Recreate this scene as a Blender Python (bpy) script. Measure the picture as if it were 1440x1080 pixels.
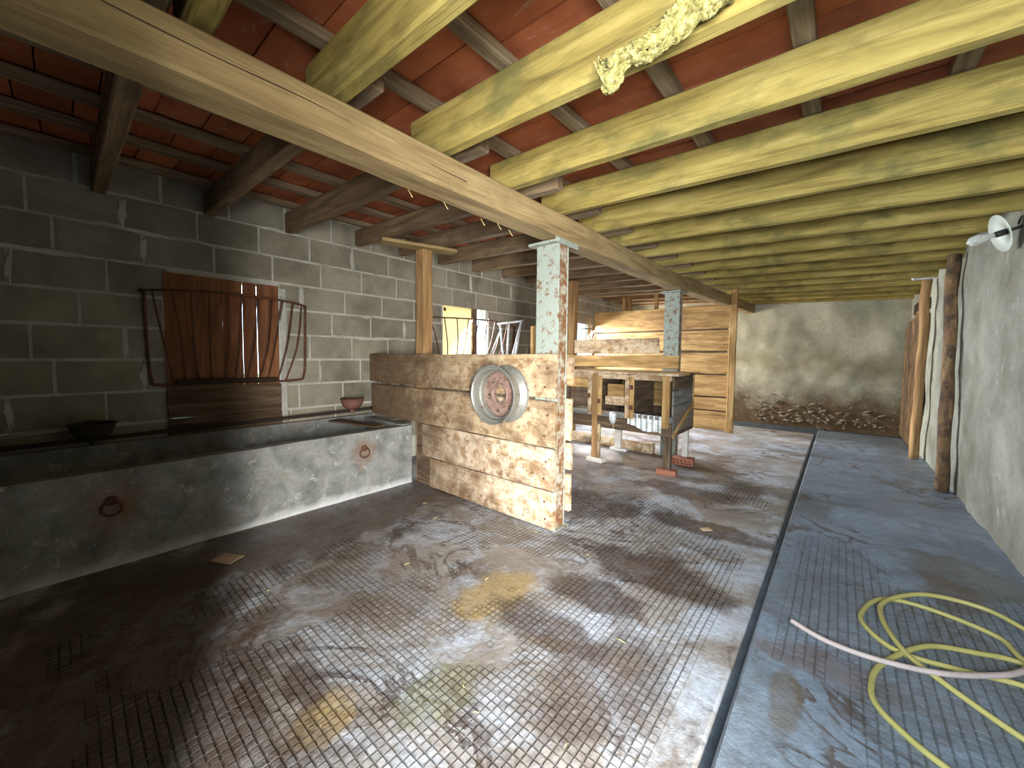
import bpy, bmesh, math, random
from mathutils import Vector, Matrix, noise

random.seed(7)
for o in list(bpy.data.objects):
    bpy.data.objects.remove(o, do_unlink=True)
scene = bpy.context.scene
COL = scene.collection

# ------------------------------------------------------------------ camera
cam_data = bpy.data.cameras.new('camera')
cam = bpy.data.objects.new('camera', cam_data)
COL.objects.link(cam)
cam_data.sensor_fit = 'HORIZONTAL'
cam_data.sensor_width = 36.0
cam_data.lens = 539.93 / 1440 * 36.0
cam_data.shift_y = -9.9 / 1440
cam_data.clip_start = 0.02
YAW, PITCH, ROLL = 0.70692, -0.05415, 0.01029
fw = Vector((-math.sin(YAW) * math.cos(PITCH), math.cos(YAW) * math.cos(PITCH), math.sin(PITCH)))
rt = fw.cross(Vector((0, 0, 1))).normalized()
up = rt.cross(fw)
r2 = rt * math.cos(ROLL) + up * math.sin(ROLL)
u2 = -rt * math.sin(ROLL) + up * math.cos(ROLL)
cam.matrix_world = Matrix(((r2.x, u2.x, -fw.x, 0), (r2.y, u2.y, -fw.y, 0), (r2.z, u2.z, -fw.z, 1.5), (0, 0, 0, 1)))
scene.camera = cam

# ------------------------------------------------------------------ world, daylight, exposure
world = bpy.data.worlds.new('overcast_sky')
scene.world = world
world.use_nodes = True
bgn = world.node_tree.nodes['Background']
bgn.inputs['Color'].default_value = (0.62, 0.82, 1.0, 1)
bgn.inputs['Strength'].default_value = 3.8

def area_light(name, loc, target, sx, sy, power, color, spread=180):
    d = bpy.data.lights.new(name, 'AREA')
    d.shape = 'RECTANGLE'
    d.size, d.size_y, d.energy, d.color = sx, sy, power, color
    d.spread = math.radians(spread)
    o = bpy.data.objects.new(name, d)
    COL.objects.link(o)
    o.location = loc
    o.rotation_euler = (Vector(target) - Vector(loc)).to_track_quat('-Z', 'Y').to_euler()
    return o

# daylight of the open doorway behind the photographer
area_light('doorway_daylight', (1.3, -0.87, 1.05), (-2.2, 3.4, -0.3), 0.2, 1.7, 140, (1.0, 0.95, 0.88), 100)
area_light('doorway_skylight', (0.2, -0.65, 1.72), (-0.1, 3.0, 1.75), 1.2, 0.8, 60, (0.88, 0.95, 1.0), 105)
# daylight of two windows in the block wall, then an added back-wall fill
area_light('window_and_fill_light', (-4.95, 8.1, 1.9), (-1.5, 8.0, -0.4), 1.3, 0.9, 210, (0.95, 0.97, 1.0), 140)
area_light('window_and_fill_light', (-4.95, 4.75, 1.9), (-1.5, 4.6, -0.4), 0.4, 0.9, 110, (0.9, 0.95, 1.0), 140)
area_light('window_and_fill_light', (-4.95, 9.85, 1.7), (-0.5, 10.3, 0.6), 1.0, 1.1, 150, (1.0, 0.93, 0.8), 150)  # fill added to brighten the back wall, set at the added opening

scene.view_settings.view_transform = 'Standard'
scene.view_settings.look = 'None'
scene.view_settings.gamma = 1.0
scene.view_settings.use_curve_mapping = False
scene.view_settings.exposure = 0.75

# ------------------------------------------------------------------ material helpers
class NT:
    def __init__(self, name):
        self.m = bpy.data.materials.new(name)
        self.m.use_nodes = True
        self.t = self.m.node_tree
        self.t.nodes.clear()
        self.out = self.n('ShaderNodeOutputMaterial')
    def n(self, kind, **kw):
        nd = self.t.nodes.new(kind)
        for k, v in kw.items():
            setattr(nd, k, v)
        return nd
    def l(self, a, b):
        self.t.links.new(a, b)
    def coords(self, space='POS', scale=(1, 1, 1), rnd=0.0):
        mp = self.n('ShaderNodeMapping')
        mp.inputs['Scale'].default_value = scale
        if space == 'POS':
            self.l(self.n('ShaderNodeNewGeometry').outputs['Position'], mp.inputs['Vector'])
        else:
            self.l(self.n('ShaderNodeTexCoord').outputs['Object'], mp.inputs['Vector'])
        if rnd:
            oi = self.n('ShaderNodeObjectInfo')
            mu = self.n('ShaderNodeMath', operation='MULTIPLY')
            mu.inputs[1].default_value = rnd
            self.l(oi.outputs['Random'], mu.inputs[0])
            cb = self.n('ShaderNodeCombineXYZ')
            for i in range(3):
                self.l(mu.outputs[0], cb.inputs[i])
            self.l(cb.outputs[0], mp.inputs['Location'])
        return mp.outputs[0]
    def noise(self, vec, scale, detail=4, rough=0.55, dist=0.0):
        nd = self.n('ShaderNodeTexNoise')
        nd.inputs['Scale'].default_value = scale
        nd.inputs['Detail'].default_value = detail
        nd.inputs['Roughness'].default_value = rough
        nd.inputs['Distortion'].default_value = dist
        self.l(vec, nd.inputs['Vector'])
        return nd.outputs['Fac']
    def ramp(self, fac, stops, interp='LINEAR'):
        r = self.n('ShaderNodeValToRGB')
        r.color_ramp.interpolation = interp
        e = r.color_ramp.elements
        while len(e) < len(stops):
            e.new(0.5)
        for el, (p, c) in zip(e, stops):
            el.position = p
            el.color = (c, c, c, 1) if isinstance(c, (int, float)) else (*c, 1)
        self.l(fac, r.inputs['Fac'])
        return r.outputs['Color']
    def mix(self, fac, a, b, mode='MIX'):
        m = self.n('ShaderNodeMix', data_type='RGBA', blend_type=mode)
        if isinstance(fac, (int, float)):
            m.inputs[0].default_value = fac
        else:
            self.l(fac, m.inputs[0])
        for i, v in ((6, a), (7, b)):
            if isinstance(v, tuple):
                m.inputs[i].default_value = (*v, 1)
            else:
                self.l(v, m.inputs[i])
        return m.outputs[2]
    def math(self, op, a, b=None, clamp=False):
        m = self.n('ShaderNodeMath', operation=op, use_clamp=clamp)
        for i, v in enumerate((a, b)):
            if v is None:
                continue
            if isinstance(v, (int, float)):
                m.inputs[i].default_value = v
            else:
                self.l(v, m.inputs[i])
        return m.outputs[0]
    def finish(self, col, rough=0.85, bump=None, bstr=0.3, bdist=0.01, metal=0.0, spec=0.3):
        p = self.n('ShaderNodeBsdfPrincipled')
        if isinstance(col, tuple):
            p.inputs['Base Color'].default_value = (*col, 1)
        else:
            self.l(col, p.inputs['Base Color'])
        if isinstance(rough, (int, float)):
            p.inputs['Roughness'].default_value = rough
        else:
            self.l(rough, p.inputs['Roughness'])
        p.inputs['Metallic'].default_value = metal
        p.inputs['Specular IOR Level'].default_value = spec
        if bump is not None:
            b = self.n('ShaderNodeBump')
            b.inputs['Strength'].default_value = bstr
            b.inputs['Distance'].default_value = bdist
            self.l(bump, b.inputs['Height'])
            self.l(b.outputs[0], p.inputs['Normal'])
        self.l(p.outputs[0], self.out.inputs[0])
        return self.m

def wood(name, dark, mid, light, blotch=None, blotch_lo=0.5, blotch_hi=0.7, grain=14.0, rough=0.85, bscale=2.2, speck=None, mottle=None, end_dark=None):
    k = NT(name)
    v = k.coords('OBJ', (0.9, grain, grain), 20)
    g = k.noise(v, 1.6, 6, 0.62, 0.6)
    col = k.ramp(g, [(0.28, dark), (0.5, mid), (0.72, light)])
    v2 = k.coords('OBJ', (1, 1.6, 1.6), 37)
    lg = k.noise(v2, bscale, 5, 0.6)
    if mottle:
        mo = k.noise(k.coords('OBJ', (1, 1, 1), 53), 9, 7, 0.72, 0.5)
        col = k.mix(k.ramp(mo, [(0.42, 0.0), (0.56, 0.85)]), col, mottle)
        mo2 = k.noise(k.coords('OBJ', (0.8, 1, 1), 71), 17, 5, 0.7, 0.3)
        col = k.mix(k.ramp(mo2, [(0.54, 0.0), (0.64, 0.7)]), col, dark)
    if blotch:
        col = k.mix(k.ramp(lg, [(blotch_lo, 0.0), (blotch_hi, 1.0)]), col, blotch)
    if speck:
        s = k.noise(k.coords('OBJ', (1, 1, 1), 11), 26, 3, 0.7)
        col = k.mix(k.ramp(s, [(0.6, 0.0), (0.72, 1.0)]), col, speck)
    if end_dark:  # darker brown towards the low X end, with a noisy edge
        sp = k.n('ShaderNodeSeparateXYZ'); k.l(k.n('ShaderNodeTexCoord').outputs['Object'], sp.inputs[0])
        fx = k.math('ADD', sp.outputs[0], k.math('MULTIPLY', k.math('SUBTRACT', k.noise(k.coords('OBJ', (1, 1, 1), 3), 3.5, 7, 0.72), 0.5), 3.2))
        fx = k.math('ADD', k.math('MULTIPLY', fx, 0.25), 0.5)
        col = k.mix(k.ramp(fx, [(end_dark[0], end_dark[2]), (end_dark[1], 0.0)]), col, (0.1, 0.062, 0.036))
    crack = k.noise(k.coords('OBJ', (0.35, 22, 22), 5), 1.3, 2, 0.5)
    ck = k.ramp(crack, [(0.485, 1.0), (0.5, 0.45), (0.515, 1.0)])
    col = k.mix(0.5, col, ck, 'MULTIPLY')
    h = k.math('ADD', k.math('MULTIPLY', g, 0.6), k.math('MULTIPLY', ck, 0.4))
    return k.finish(col, rough, h, 0.5, 0.008)

def plaster(name, stops, scale=1.4, fine=30, bstr=0.5, rough=0.9, extra=None, space='POS'):
    k = NT(name)
    v = k.coords(space, (1, 1, 1), 0 if space == 'POS' else 13)
    a = k.noise(v, scale, 8, 0.62, 0.3)
    col = k.ramp(a, stops)
    b = k.noise(v, fine, 4, 0.6)
    col = k.mix(0.35, col, k.ramp(b, [(0.3, 0.45), (0.7, 1.0)]), 'MULTIPLY')
    if extra:
        col = extra(k, v, col)
    h = k.math('ADD', k.math('MULTIPLY', b, 0.5), a)
    return k.finish(col, rough, h, bstr, 0.015)

def metal(name, base, rust, lo=0.48, hi=0.6, scale=9, rough=0.6, met=0.3):
    k = NT(name)
    v = k.coords('OBJ', (1, 1, 1), 9)
    a = k.noise(v, scale, 8, 0.7)
    b = k.noise(v, scale * 5, 4, 0.6)
    col = k.mix(k.ramp(a, [(lo, 0.0), (hi, 1.0)]), base, rust)
    col = k.mix(0.4, col, k.ramp(b, [(0.3, 0.5), (0.6, 1.0)]), 'MULTIPLY')
    return k.finish(col, rough, b, 0.25, 0.004, met, 0.4)

def plain(name, col, rough=0.8, var=0.3, scale=12):
    k = NT(name)
    v = k.coords('OBJ', (1, 1, 1), 7)
    a = k.noise(v, scale, 5, 0.6)
    c = k.mix(var, col, k.ramp(a, [(0.3, 0.3), (0.7, 1.3)]), 'MULTIPLY')
    return k.finish(c, rough, a, 0.25, 0.004)

MAT = {}
MAT['beam'] = wood('tan_beam_timber', (0.15, 0.1, 0.045), (0.29, 0.205, 0.095), (0.4, 0.3, 0.145), (0.2, 0.14, 0.07), 0.52, 0.75, 9)
MAT['rafter_l'] = wood('brown_rafter_timber', (0.09, 0.06, 0.035), (0.19, 0.13, 0.075), (0.3, 0.22, 0.13), (0.1, 0.07, 0.045), 0.5, 0.75, 9)
MAT['rafter_r'] = wood('mossy_rafter_timber', (0.12, 0.085, 0.022), (0.3, 0.225, 0.06), (0.44, 0.345, 0.115), (0.15, 0.13, 0.04), 0.5, 0.68, 7, bscale=3.0)
MAT['batten'] = wood('grey_batten_timber', (0.09, 0.06, 0.035), (0.2, 0.145, 0.09), (0.32, 0.25, 0.16), None, grain=12)
MAT['plank'] = wood('weathered_stall_boards', (0.15, 0.08, 0.035), (0.4, 0.25, 0.13), (0.62, 0.47, 0.3), (0.17, 0.1, 0.055), 0.52, 0.68, 8, bscale=2.4, mottle=(0.6, 0.5, 0.36))
MAT['plank_end_dark'] = wood('dark_ended_upper_stall_boards', (0.12, 0.07, 0.035), (0.3, 0.19, 0.1), (0.5, 0.37, 0.22), (0.15, 0.09, 0.05), 0.5, 0.66, 8, bscale=2.4, mottle=(0.5, 0.4, 0.26), end_dark=(0.3, 0.72, 0.85))
MAT['plank_end_dark_low'] = wood('dark_ended_lower_stall_boards', (0.15, 0.08, 0.035), (0.38, 0.25, 0.14), (0.6, 0.47, 0.32), (0.17, 0.1, 0.055), 0.52, 0.68, 8, bscale=2.4, mottle=(0.62, 0.53, 0.4), end_dark=(0.25, 0.6, 0.8))
MAT['plank_warm'] = wood('warm_brown_boards', (0.16, 0.085, 0.03), (0.4, 0.24, 0.09), (0.58, 0.4, 0.18), (0.22, 0.12, 0.05), 0.52, 0.75, 8)
MAT['plank_dark'] = wood('dark_old_boards', (0.035, 0.022, 0.015), (0.1, 0.065, 0.04), (0.2, 0.145, 0.09), None, grain=10)
MAT['plank_grey'] = wood('slate_grey_boards', (0.07, 0.07, 0.07), (0.16, 0.155, 0.15), (0.26, 0.24, 0.21), (0.2, 0.13, 0.07), 0.52, 0.68, 10)
MAT['shutter'] = wood('red_brown_shutter_boards', (0.1, 0.04, 0.018), (0.22, 0.09, 0.04), (0.32, 0.15, 0.07), (0.15, 0.07, 0.04), 0.5, 0.75, 8)
MAT['post_wood'] = wood('brown_post_timber', (0.14, 0.075, 0.03), (0.3, 0.175, 0.075), (0.44, 0.28, 0.13), None, grain=10)
MAT['bark'] = wood('split_log_bark', (0.05, 0.03, 0.018), (0.17, 0.1, 0.05), (0.36, 0.24, 0.13), (0.07, 0.045, 0.03), 0.48, 0.6, 5, bscale=6)
MAT['steel'] = metal('pale_green_painted_steel', (0.31, 0.35, 0.305), (0.2, 0.1, 0.045), 0.53, 0.63, 16, 0.6, 0.1)
MAT['steel_rust'] = metal('rust_bitten_painted_steel', (0.42, 0.4, 0.32), (0.2, 0.09, 0.035), 0.4, 0.56, 14, 0.7, 0.1)
MAT['rust'] = metal('rusted_iron', (0.09, 0.045, 0.03), (0.16, 0.06, 0.03), 0.45, 0.6, 12, 0.75, 0.2)
MAT['rim'] = metal('dull_silver_steel', (0.3, 0.3, 0.27), (0.18, 0.145, 0.11), 0.52, 0.66, 8, 0.42, 0.55)
MAT['rim_disc'] = metal('reddish_rusted_steel', (0.3, 0.2, 0.165), (0.2, 0.11, 0.085), 0.45, 0.6, 9, 0.6, 0.3)
MAT['white_metal'] = metal('white_painted_tube', (0.75, 0.77, 0.8), (0.4, 0.35, 0.3), 0.62, 0.7, 14, 0.5, 0.0)
MAT['zinc'] = metal('pale_zinc_sheet', (0.66, 0.7, 0.7), (0.42, 0.42, 0.38), 0.5, 0.65, 9, 0.5, 0.3)
MAT['brick'] = plain('red_clay_brick', (0.4, 0.16, 0.1), 0.85)
MAT['white_block'] = plain('pale_stone_pad', (0.66, 0.63, 0.57), 0.85)
MAT['wall_stone'] = plain('dull_wall_stone', (0.3, 0.26, 0.19), 0.95, 0.5)
MAT['hose_y'] = plain('yellow_rubber_hose', (0.38, 0.345, 0.12), 0.45, 0.25, 6)
MAT['hose_p'] = plain('faded_hose_end', (0.42, 0.345, 0.325), 0.5, 0.25, 6)
MAT['card'] = plain('faded_cardboard', (0.42, 0.3, 0.2), 0.9)
k = NT('yellowed_foam_rag')
v = k.coords('OBJ')
a = k.noise(v, 38, 6, 0.7, 0.5)
b = k.noise(v, 110, 3, 0.6)
c = k.ramp(a, [(0.36, (0.14, 0.11, 0.03)), (0.5, (0.4, 0.34, 0.11)), (0.62, (0.58, 0.53, 0.24))])  # dark end of the ramp paints crease shading into the foam colour
MAT['rag'] = k.finish(c, 0.95, k.math('ADD', a, k.math('MULTIPLY', b, 0.4)), 1.0, 0.02)
MAT['straw'] = plain('dry_straw', (0.6, 0.5, 0.2), 0.9)
MAT['black'] = plain('black_bakelite', (0.02, 0.02, 0.02), 0.5)
MAT['enamel'] = plain('grey_green_enamel', (0.62, 0.68, 0.62), 0.35, 0.2)
MAT['mat_dark'] = plain('dark_residue', (0.04, 0.025, 0.018), 0.95)
MAT['bowl'] = metal('red_brown_cast_iron', (0.2, 0.095, 0.07), (0.13, 0.06, 0.04), 0.45, 0.6, 10, 0.7, 0.1)
MAT['iron_black'] = metal('blackened_iron', (0.03, 0.024, 0.02), (0.06, 0.035, 0.025), 0.5, 0.65, 10, 0.8, 0.1)
MAT['grass'] = plain('grass_yard', (0.16, 0.2, 0.06), 0.95, 0.4, 3)

k = NT('terracotta_roof_tile')
v = k.coords('OBJ', (1, 1, 1), 31)
a = k.noise(v, 3.0, 5, 0.6)
c = k.ramp(a, [(0.3, (0.26, 0.066, 0.026)), (0.55, (0.42, 0.12, 0.047)), (0.75, (0.48, 0.16, 0.072))])
st = k.noise(k.coords('OBJ', (2.2, 7, 1), 17), 2.4, 6, 0.7, 1.0)
c = k.mix(k.ramp(st, [(0.6, 0.0), (0.72, 0.55)]), c, (0.5, 0.44, 0.38))
oi = k.n('ShaderNodeObjectInfo')
c = k.mix(0.55, c, k.ramp(oi.outputs['Random'], [(0.0, 0.6), (1.0, 1.0)]), 'MULTIPLY')
MAT['tile'] = k.finish(c, 0.75, st, 0.2, 0.004)

k = NT('clear_bulb_glass')
p = k.n('ShaderNodeBsdfPrincipled')
p.inputs['Base Color'].default_value = (0.9, 0.93, 0.92, 1)
p.inputs['Roughness'].default_value = 0.08
p.inputs['Transmission Weight'].default_value = 0.75
k.l(p.outputs[0], k.out.inputs[0])
MAT['glass'] = k.m

k = NT('cream_translucent_sheet')
d = k.n('ShaderNodeBsdfDiffuse'); d.inputs[0].default_value = (0.85, 0.72, 0.5, 1)
t = k.n('ShaderNodeBsdfTranslucent'); t.inputs[0].default_value = (0.95, 0.8, 0.52, 1)
ms = k.n('ShaderNodeMixShader'); ms.inputs[0].default_value = 0.7
k.l(d.outputs[0], ms.inputs[1]); k.l(t.outputs[0], ms.inputs[2]); k.l(ms.outputs[0], k.out.inputs[0])
MAT['sheet'] = k.m

# concrete block and mortar
def block_extra(k, v, col):
    oi = k.n('ShaderNodeObjectInfo')
    col = k.mix(0.6, col, k.ramp(oi.outputs['Random'], [(0, (0.62, 0.6, 0.57)), (0.5, (0.85, 0.85, 0.83)), (1, (1, 0.96, 0.9))]), 'MULTIPLY')
    pits = k.noise(v, 9, 5, 0.75)
    return k.mix(k.ramp(pits, [(0.68, 0.0), (0.74, 0.6)]), col, (0.06, 0.045, 0.03))
MAT['block'] = plaster('grey_concrete_block', [(0.3, (0.17, 0.16, 0.13)), (0.5, (0.28, 0.265, 0.215)), (0.7, (0.38, 0.365, 0.305))], 2.0, 60, 0.6, 0.95, block_extra)
MAT['mortar'] = plaster('pale_mortar', [(0.3, (0.36, 0.37, 0.33)), (0.7, (0.55, 0.56, 0.51))], 5, 50, 0.5)

def trough_extra(k, v, col):
    for (y, z, r, s) in ((0.19, 0.44, 0.13, 0.75), (2.05, 0.48, 0.12, 0.75), (0.19, 0.33, 0.1, 0.4), (2.03, 0.36, 0.09, 0.4)):
        vm = k.n('ShaderNodeVectorMath', operation='DISTANCE')
        vm.inputs[1].default_value = (-3.8, y, z)
        k.l(v, vm.inputs[0])
        dd = k.math('ADD', vm.outputs['Value'], k.math('MULTIPLY', k.math('SUBTRACT', k.noise(v, 11, 6, 0.75), 0.3), 0.36))
        col = k.mix(k.ramp(dd, [(r * 0.6, s), (r * 1.5, s * 0.55), (r * 2.1, 0.0)]), col, (0.19, 0.105, 0.06))
    br = k.noise(v, 5.0, 7, 0.7, 0.6)
    col = k.mix(k.ramp(br, [(0.52, 0.0), (0.62, 0.45)]), col, (0.19, 0.145, 0.1))
    wv = k.noise(v, 9, 7, 0.75)
    col = k.mix(k.ramp(wv, [(0.58, 0.0), (0.66, 0.55)]), col, (0.55, 0.58, 0.58))
    sp = k.n('ShaderNodeSeparateXYZ'); k.l(v, sp.inputs[0])
    z = k.math('ADD', sp.outputs[2], k.math('MULTIPLY', k.noise(v, 6, 4), 0.16))
    return k.mix(k.ramp(z, [(0.09, 0.8), (0.17, 0.0)]), col, (0.6, 0.63, 0.65))
MAT['trough'] = plaster('stained_trough_concrete', [(0.34, (0.15, 0.155, 0.145)), (0.5, (0.23, 0.245, 0.24)), (0.66, (0.32, 0.35, 0.355))], 5.0, 55, 0.4, 0.85, trough_extra)

def right_extra(k, v, col):
    s = k.noise(v, 0.9, 6, 0.65)
    col = k.mix(k.ramp(s, [(0.5, 0.0), (0.66, 0.7)]), col, (0.15, 0.14, 0.1))
    w = k.noise(v, 4.0, 6, 0.7)
    return k.mix(k.ramp(w, [(0.6, 0.0), (0.72, 0.6)]), col, (0.52, 0.56, 0.53))
MAT['wall_r'] = plaster('rough_grey_green_plaster', [(0.3, (0.19, 0.19, 0.155)), (0.5, (0.29, 0.295, 0.245)), (0.7, (0.38, 0.385, 0.325))], 1.6, 26, 0.6, 0.92, right_extra)

def back_extra(k, v, col):
    sp = k.n('ShaderNodeSeparateXYZ'); k.l(v, sp.inputs[0])
    z = k.math('ADD', sp.outputs[2], k.math('MULTIPLY', k.math('SUBTRACT', k.noise(v, 1.2, 6, 0.6), 0.5), 1.6))
    z2 = k.math('MULTIPLY', z, 0.4)
    col = k.mix(k.ramp(z2, [(0.0, 1.0), (0.18, 0.95), (0.4, 0.0)]), col, (0.1, 0.065, 0.035))
    col = k.mix(k.ramp(z2, [(0.4, 0.0), (0.55, 0.6), (0.72, 0.0)]), col, (0.17, 0.15, 0.08))
    fl = k.noise(v, 13, 4, 0.7)
    low = k.ramp(z2, [(0.3, 1.0), (0.42, 0.0)])
    f = k.math('MULTIPLY', low, k.ramp(fl, [(0.62, 0.0), (0.68, 1.0)]))
    return k.mix(f, col, (0.45, 0.42, 0.34))
MAT['wall_b'] = plaster('stained_back_plaster', [(0.3, (0.28, 0.275, 0.2)), (0.5, (0.4, 0.39, 0.3)), (0.7, (0.48, 0.475, 0.38))], 1.3, 22, 0.6, 0.92, back_extra)
MAT['wall_f'] = plaster('front_wall_plaster', [(0.3, (0.2, 0.2, 0.18)), (0.7, (0.38, 0.38, 0.35))], 1.6, 26, 0.5)

def floor_mat(name, base, blue, stains, shade=1.0):
    k = NT(name)
    v = k.coords('POS')
    a = k.noise(v, 1.1, 8, 0.65, 0.4)
    b = k.noise(v, 30, 4, 0.65)
    col = k.ramp(a, base)
    m = k.noise(v, 1.7, 7, 0.7, 0.8)
    col = k.mix(k.ramp(m, [(0.46, 0.0), (0.6, 0.85)]), col, blue)
    m2 = k.noise(v, 6.5, 7, 0.75, 0.6)
    col = k.mix(k.ramp(m2, [(0.54, 0.0), (0.68, 0.55)]), col, (0.13, 0.1, 0.085))
    rd = k.noise(v, 1.5, 6, 0.6, 0.9)
    lines = k.ramp(rd, [(0.455, 0.0), (0.49, 0.8), (0.5, 0.85), (0.505, 0.0)])
    lines = k.math('MULTIPLY', lines, k.ramp(k.noise(v, 0.9, 3), [(0.46, 0.0), (0.56, 1.0)]))
    col = k.mix(lines, col, (0.08, 0.055, 0.042))
    nz = k.math('MULTIPLY', k.math('SUBTRACT', k.noise(v, 2.8, 7, 0.7), 0.5), 2.4)
    fine = k.ramp(k.noise(v, 12, 5, 0.7), [(0.3, 0.75), (0.55, 1.0)])
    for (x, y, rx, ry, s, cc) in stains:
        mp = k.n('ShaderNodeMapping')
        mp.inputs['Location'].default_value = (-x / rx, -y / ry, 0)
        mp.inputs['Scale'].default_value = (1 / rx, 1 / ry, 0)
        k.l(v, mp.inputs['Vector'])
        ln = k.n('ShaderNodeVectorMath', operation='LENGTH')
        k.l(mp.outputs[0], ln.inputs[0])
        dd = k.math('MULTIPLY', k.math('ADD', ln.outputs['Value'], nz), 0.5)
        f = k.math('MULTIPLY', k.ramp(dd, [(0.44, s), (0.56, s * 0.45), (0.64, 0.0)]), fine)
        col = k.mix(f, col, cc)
    col = k.mix(0.45, col, k.ramp(b, [(0.3, 0.35), (0.65, 1.0)]), 'MULTIPLY')
    if shade != 1.0:
        col = k.mix(1.0, col, (shade, shade * 0.95, shade * 0.9), 'MULTIPLY')
    r = k.ramp(k.noise(v, 1.9, 5, 0.6), [(0.35, 0.28), (0.65, 0.6)])
    h = k.math('ADD', k.math('MULTIPLY', b, 0.6), k.math('MULTIPLY', m2, 0.9))
    return k.finish(col, r, h, 0.55, 0.012, 0.0, 0.45)

BR = (0.075, 0.05, 0.037)
OC = (0.38, 0.27, 0.1)
GR = (0.22, 0.23, 0.12)
FLOOR_ARGS = (
    [(0.28, (0.15, 0.125, 0.105)), (0.45, (0.26, 0.235, 0.215)), (0.62, (0.37, 0.355, 0.34))], (0.47, 0.53, 0.62),
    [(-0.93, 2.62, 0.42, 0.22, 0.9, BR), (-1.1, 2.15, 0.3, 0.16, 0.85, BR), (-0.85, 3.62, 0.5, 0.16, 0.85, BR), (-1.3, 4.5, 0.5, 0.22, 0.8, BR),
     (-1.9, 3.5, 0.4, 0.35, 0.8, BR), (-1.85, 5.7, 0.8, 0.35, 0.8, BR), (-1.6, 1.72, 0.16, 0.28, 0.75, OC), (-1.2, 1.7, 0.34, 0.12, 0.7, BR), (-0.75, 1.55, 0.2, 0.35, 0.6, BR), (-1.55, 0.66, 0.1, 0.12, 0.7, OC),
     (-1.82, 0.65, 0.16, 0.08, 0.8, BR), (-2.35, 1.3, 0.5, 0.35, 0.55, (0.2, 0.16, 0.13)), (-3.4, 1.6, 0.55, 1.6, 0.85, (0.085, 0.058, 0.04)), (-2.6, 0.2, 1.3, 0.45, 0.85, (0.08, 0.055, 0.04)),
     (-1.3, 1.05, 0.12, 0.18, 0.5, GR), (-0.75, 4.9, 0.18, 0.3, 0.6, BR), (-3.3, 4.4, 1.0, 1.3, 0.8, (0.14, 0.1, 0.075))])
SLAB_ARGS = (
    [(0.28, (0.115, 0.14, 0.17)), (0.5, (0.175, 0.22, 0.275)), (0.7, (0.25, 0.305, 0.37))], (0.23, 0.3, 0.39),
    [(0.7, 4.0, 0.25, 0.3, 0.7, (0.12, 0.11, 0.1)), (0.0, 2.35, 0.3, 0.12, 0.6, (0.14, 0.1, 0.09)), (-0.12, 2.0, 0.05, 0.2, 0.6, (0.13, 0.1, 0.06)), (0.6, 3.6, 0.12, 0.2, 0.7, (0.12, 0.085, 0.06)), (0.3, 2.9, 0.5, 0.5, 0.5, (0.16, 0.18, 0.2))])
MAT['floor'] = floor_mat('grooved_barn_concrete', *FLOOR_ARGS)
MAT['groove'] = floor_mat('dirt_in_the_grooves', *FLOOR_ARGS, shade=0.42)
MAT['slab'] = floor_mat('grooved_walkway_concrete', *SLAB_ARGS)
MAT['groove_walk'] = floor_mat('dirt_in_the_walkway_grooves', *SLAB_ARGS, shade=0.6)
MAT['channel'] = plaster('dark_wet_channel', [(0.3, (0.035, 0.05, 0.065)), (0.7, (0.1, 0.125, 0.15))], 4, 30, 0.4, 0.5)

# ------------------------------------------------------------------ object helpers
def link(name, mesh, mat=None, parent=None, loc=(0, 0, 0), rot=(0, 0, 0), smooth=False):
    o = bpy.data.objects.new(name, mesh)
    COL.objects.link(o)
    o.location = loc
    o.rotation_euler = rot
    if parent is not None:
        o.parent = parent
    if mat is not None and len(mesh.materials) == 0:
        mesh.materials.append(MAT[mat] if isinstance(mat, str) else mat)
    if smooth:
        for p in mesh.polygons:
            p.use_smooth = True
    return o

def tag(o, label=None, cat=None, group=None, kind=None):
    if label: o['label'] = label
    if cat: o['category'] = cat
    if group: o['group'] = group
    if kind: o['kind'] = kind
    return o

def empty(name, loc=(0, 0, 0), rot=(0, 0, 0)):
    o = bpy.data.objects.new(name, None)
    COL.objects.link(o)
    o.location = loc
    o.rotation_euler = rot
    o.empty_display_size = 0.1
    return o

def bm_mesh(bm, name='mesh'):
    me = bpy.data.meshes.new(name)
    bm.normal_update()
    bm.to_mesh(me)
    bm.free()
    return me

def add_box(bm, x0, x1, y0, y1, z0, z1):
    vs = [bm.verts.new(c) for c in ((x0, y0, z0), (x1, y0, z0), (x1, y1, z0), (x0, y1, z0), (x0, y0, z1), (x1, y0, z1), (x1, y1, z1), (x0, y1, z1))]
    for f in ((0, 3, 2, 1), (4, 5, 6, 7), (0, 1, 5, 4), (1, 2, 6, 5), (2, 3, 7, 6), (3, 0, 4, 7)):
        bm.faces.new([vs[i] for i in f])
    return vs

def boxes_mesh(lst, bev=0.0):
    bm = bmesh.new()
    for b in lst:
        add_box(bm, *b)
    if bev:
        bmesh.ops.bevel(bm, geom=list(bm.edges), offset=bev, segments=1, affect='EDGES', clamp_overlap=True)
    return bm_mesh(bm)

def under(child, part):
    """make child a sub-part of part; both sit in the same thing's frame"""
    child.parent = part
    child.matrix_parent_inverse = part.matrix_basis.inverted()
    return child

def box(name, b, mat, parent=None, bev=0.004, loc=(0, 0, 0), rot=(0, 0, 0)):
    """box given by extents around its own centre, so that the texture runs in its own frame"""
    cx, cy, cz = (b[0] + b[1]) / 2, (b[2] + b[3]) / 2, (b[4] + b[5]) / 2
    hx, hy, hz = (b[1] - b[0]) / 2, (b[3] - b[2]) / 2, (b[5] - b[4]) / 2
    me = boxes_mesh([(-hx, hx, -hy, hy, -hz, hz)], min(bev, hx * .4, hy * .4, hz * .4))
    return link(name, me, mat, parent, (cx + loc[0], cy + loc[1], cz + loc[2]), rot)

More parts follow.
